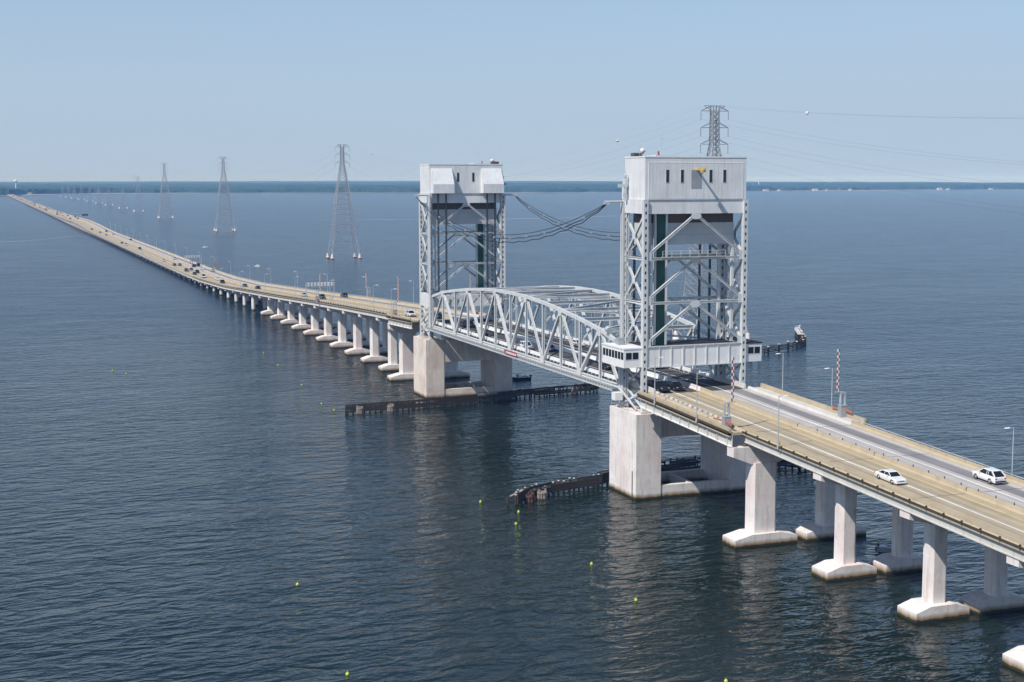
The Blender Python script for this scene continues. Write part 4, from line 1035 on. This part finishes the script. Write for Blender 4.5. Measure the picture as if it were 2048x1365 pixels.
def ball(si, sg, u, label):
    p, q = spans[si][0], spans[si][1]; z = 82.2-4*(13.3 if si == 0 else 18)*u*(1-u)
    t = thing('marker_ball', label, 'marker ball', (p[0]+(q[0]-p[0])*u+sg*4.0, p[1]+(q[1]-p[1])*u, z), 0, 'marker balls on the wires')
    MB().lathe([(.05,-.5), (.29,-.41), (.44,-.23), (.5,0)], n=14).build('lower_shell', 'orange_paint' if si == 1 else 'white_paint', t, True)
    MB().lathe([(.5,.003), (.44,.23), (.29,.41), (.05,.5)], n=14).build('upper_shell', 'white_paint', t, True)
ball(1, 1, .16, 'marker ball in the sky left of the near lift tower'); ball(0, -1, .884, 'white marker ball in the sky right of the tall transmission tower')
ball(1, 1, .876, 'marker ball right of the second transmission tower'); ball(2, -1, .117, 'marker ball left of the second transmission tower'); ball(2, 1, .859, 'marker ball right of the third transmission tower')

# ---------------------------------------------------------------- boats, people, buoys
def hull(L, W, H, mi_h=0):
    mb = MB(); secs = []
    for i in range(9):
        u = i/8; y = -L/2+L*u
        w = W/2*(1-max(0, (u-.45)/.55)**2.2*.97); kz = -.25+.5*max(0, (u-.6)/.4)**2; hz_ = H*(1+.35*max(0, u-.4))
        secs.append([(0, y, kz), (w*.75, y, .12+kz*.3), (w, y, hz_), (w*.84, y, hz_), (w*.78, y, .22), (0, y, .2), (-w*.78, y, .22), (-w*.84, y, hz_), (-w, y, hz_), (-w*.75, y, .12+kz*.3)])
    mb.loft(secs); return mb
def person(loc, rz, label, mats, seated=True):
    me = bpy.data.meshes.new('person')
    J = {'pel': (0,0,.0), 'ch': (0,.03,.38), 'nk': (0,.04,.55), 'hd': (0,.02,.72), 'lk': (.12,-.42,.02), 'lf': (.13,-.45,-.42), 'rk': (-.12,-.42,.02), 'rf': (-.13,-.45,-.42), 'ls': (.19,.03,.47), 'le': (.26,-.08,.22), 'lh': (.2,-.32,.16), 'rs': (-.19,.03,.47), 're': (-.26,-.08,.22), 'rh': (-.2,-.32,.16), 'lt': (.13,-.56,-.45), 'rt': (-.13,-.56,-.45)}
    rad = {'pel': .15, 'ch': .15, 'nk': .06, 'hd': .105, 'lk': .075, 'rk': .075, 'lf': .05, 'rf': .05, 'ls': .075, 'rs': .075, 'le': .05, 're': .05, 'lh': .045, 'rh': .045, 'lt': .04, 'rt': .04}
    ks = list(J); E_ = [('pel','ch'), ('ch','nk'), ('nk','hd'), ('pel','lk'), ('lk','lf'), ('lf','lt'), ('pel','rk'), ('rk','rf'), ('rf','rt'), ('ch','ls'), ('ls','le'), ('le','lh'), ('ch','rs'), ('rs','re'), ('re','rh')]
    me.from_pydata([J[k] for k in ks], [(ks.index(a_), ks.index(b_)) for a_, b_ in E_], [])
    o = link('person', me); o.location = loc; o.rotation_euler = (0, 0, rz)
    sm = o.modifiers.new('skin', 'SKIN'); me.skin_vertices.new() if not me.skin_vertices else None
    for k, v in zip(ks, me.skin_vertices[0].data): v.radius = (rad[k], rad[k])
    me.skin_vertices[0].data[0].use_root = True
    o.modifiers.new('sub', 'SUBSURF').levels = 1; me.materials.append(MAT[mats[0]]); tag(o, label, 'person')
    MB().lathe([(.02,.60), (.1,.66), (.115,.74), (.09,.83), (.02,.85)], (0, .02, 0), 10).build('head', mats[1], o, True)
    return o
def boat(c, a, rz, L, W, hullmat, label, console=True, motor='black'):
    t = thing('motor_boat', label, 'boat', (c, a, 0), rz)
    hull(L, W, .75).build('hull', hullmat, t)
    MB().loft([[(x*1.0, -L/2+L*u, .80+.26*max(0, u-.4)) for x in (-W/2*(1-max(0, (u-.45)/.55)**2.2*.97)-.03, W/2*(1-max(0, (u-.45)/.55)**2.2*.97)+.03)]+[(x, -L/2+L*u, .86+.26*max(0, u-.4)) for x in (W/2*(1-max(0, (u-.45)/.55)**2.2*.97)+.03, -W/2*(1-max(0, (u-.45)/.55)**2.2*.97)-.03)] for u in (.62, .75, .88, .98)]).build('foredeck', 'white_paint', t)
    for s_ in (-1, 1): MB().beam((s_*W*.46, -L/2, .78), (s_*W*.46, .1*L, .82), .2, .08).build('gunwale', 'white_paint', t)
    if console: MB().box(-.45, .45, -.2, .5, .25, 1.35).box(-.42, .42, .5, .53, 1.2, 1.7).build('console', 'white_paint', t)
    MB().box(-.5, .5, -L*.30, -L*.22, .2, .62).build('seat', 'white_paint', t)
    MB().box(-.25, .25, -L/2-.55, -L/2-.1, .55, 1.25).box(-.1, .1, -L/2-.4, -L/2-.2, -.5, .55).build('outboard_motor', motor, t)
    return t
boat(23.6, 145.2, math.radians(97), 6.2, 2.2, 'paint_navy', 'blue motor boat with anglers beside the far tower pier')
person((22.6, 145.2, .95), 2.2, 'person in dark clothing sitting in the blue boat', ('cloth_dark', 'skin'))
person((25.2, 145.4, .85), 1.6, 'person in a lime green top near the stern of the blue boat', ('cloth_lime', 'skin'))
boat(9.2, -51.5, math.radians(80), 4.6, 1.8, 'paint_silver', 'small grey boat half hidden behind a shaded pier column', False, 'white_paint')
person((7.4, -51.2, .75), -1.4, 'person in dark clothing in the small grey boat', ('cloth_dark', 'skin'))
BU = [(-38.47,2.7), (-34.89,-6.88), (-38.35,-14.76), (-36.62,-41.96), (-38.34,-60.85), (-79.87,-36.96), (-82.21,-75.33), (-42.37,-93.01), (-83.85,207.6), (-80.7,199.3), (-33.2,234.4), (-34.8,202.2), (-37.3,156.9), (-39.6,122.4), (-39.0,111.2)]
blab = ['left of the near fender tip', 'just below the near fender tip', 'second below the near fender tip', 'below the near tower pier, upper of two', 'below the near tower pier, lower of two', 'alone in the dark water lower left of centre', 'at the bottom edge left of centre', 'at the bottom edge right of centre', 'leftmost of the far pair on open water', 'right one of the far pair on open water', 'farthest out beside the far piers', 'second farthest beside the far piers', 'third farthest beside the far piers', 'near the left tip of the far fender, farther one', 'near the left tip of the far fender, nearer one']
for (c, a), lb in zip(BU, blab):
    t = thing('buoy', 'small yellow float buoy '+lb, 'buoy', (c, a, 0), random.uniform(0, 6), 'yellow float buoys')
    MB().lathe([(.05,-.18), (.17,-.1), (.23,.06), (.21,.22), (.11,.31), (.06,.33)], n=14).build('float', 'signal_yellow', t, True)
    MB().cyl((0,0,.34), (.02,0,.46), .06, .05, 8).build('eye', 'signal_yellow', t)
def skiff(c, a, label):
    boat(c, a, random.uniform(0, 6), 4.5, 1.8, 'paint_white', label)
skiff(60, 985, 'small white boat on the water right of the causeway'); skiff(52, 705, 'white boat on the water right of the cluster of cars')

# boat wakes far out
def wake(label, pts, w):
    mb = MB(); vs = []
    rr = random.Random(5); n = len(pts)
    out = []
    for (p, q) in zip(pts, pts[1:]):
        for i in range(24):
            u = i/24; out.append((p[0]+(q[0]-p[0])*u, p[1]+(q[1]-p[1])*u))
    for i, (x, y) in enumerate(out):
        ww = w*rr.uniform(.25, 1.0); vs += [(x, y-ww, .012), (x, y+ww, .012)]
    mb.add(vs, [(2*i, 2*i+1, 2*i+3, 2*i+2) for i in range(len(out)-1)])
    o = mb.build('wake', 'foam'); struct(o, 'stuff'); tag(o, label, 'wake')
wake('thin pale boat wake crossing the river behind the towers', [(340,1776), (576,1705), (700,1735), (824,1800)], 2.2)
wake('faint pale boat wake left of the causeway', [(-101,1172), (-75,1195), (-53,1233), (-30,1290)], 1.0)

# ---------------------------------------------------------------- far shore buildings
def house(c, w, d, h, label, mat, dist=20):
    a = shore(c)+dist; t = thing('house', label, 'house', (c, a, 1.0), 0, 'houses on the far shore')
    MB().box(-w/2, w/2, -d/2, d/2, 0, h).build('wall', mat, t)
    MB().prism([(-d/2-.5,h), (d/2+.5,h), (0,h+d*.32)], -w/2-.4, w/2+.4, 0).build('roof', 'roof_shingle', t)
    n = max(2, int(w/4))
    for i in range(n):
        x = -w/2+w*(i+.5)/n
        for z in ([1.2, 4.2] if h > 5 else [1.2]): MB().box(x-.7, x+.7, -d/2-.06, -d/2-.01, z, z+1.5).build('window', 'glass', t)
def at_px(px):   # bearing of a far thing from the camera -> X on the shore
    ang = YAW+math.atan((px-1024)/2840.0); c = 2000
    for _ in range(8): c = -120.3+(shore(c)+231)*math.tan(ang)
    return c
for px, w, h, mt, lb in ((1534,26,7,'house_wall','white shore house nearest right of the near lift tower'), (1560,12,5,'house_wall','small pale house beside the first white shore house'), (1632,26,8,'house_wall','broad white shore house with trees behind, right of centre'), (1655,10,4,'house_wall','low pale house right of the broad white one'), (1680,12,6,'house_brick','brown shore house in the right half'), (1702,12,6,'house_wall','narrow white house left of the wooded bank'), (1880,26,9,'house_wall','large pale house far right on the shore'), (1897,16,6,'house_wall','lower house attached right of the large pale house'), (1982,18,6,'house_wall','pale house nearest the right edge'), (66,16,6,'house_wall','long white house by the causeway landing')):
    house(at_px(px), w, 11, h, lb, mt)
def water_tower(px, dist, H, r, label):
    ang = YAW+math.atan((px-1024)/2840.0); c = -120.3+dist*math.sin(ang); a = -231+dist*math.cos(ang)
    t = thing('water_tower', label, 'water tower', (c, a, 2))
    MB().cyl((0,0,0), (0,0,H-r*.7), r*.32, r*.3, 12).build('stem', 'white_paint', t)
    MB().lathe([(r*.3,H-r*.9), (r*.8,H-r*.5), (r,H), (r*.85,H+r*.4), (r*.4,H+r*.7), (.1,H+r*.75)], n=16).build('tank', 'white_paint', t, True)
water_tower(38, 6600, 52, 8, 'white water tower above the wood at the left end'); water_tower(1515, 8500, 55, 7, 'distant white water tower right of the near lift tower'); water_tower(1656, 9000, 55, 6, 'second distant white water tower farther right')
ang = YAW+math.atan((272-1024)/2840.0)
mt_ = thing('radio_mast', 'thin radio mast rising above the wood at left', 'mast', (-120.3+7000*math.sin(ang), -231+7000*math.cos(ang), 2))
MB().beam((0,0,0), (0,0,82), .8, .8).build('mast', 'pylon_steel', mt_); MB().box(-1.2, 1.2, -1.2, 1.2, 75, 81).build('antenna', 'pylon_steel', mt_)
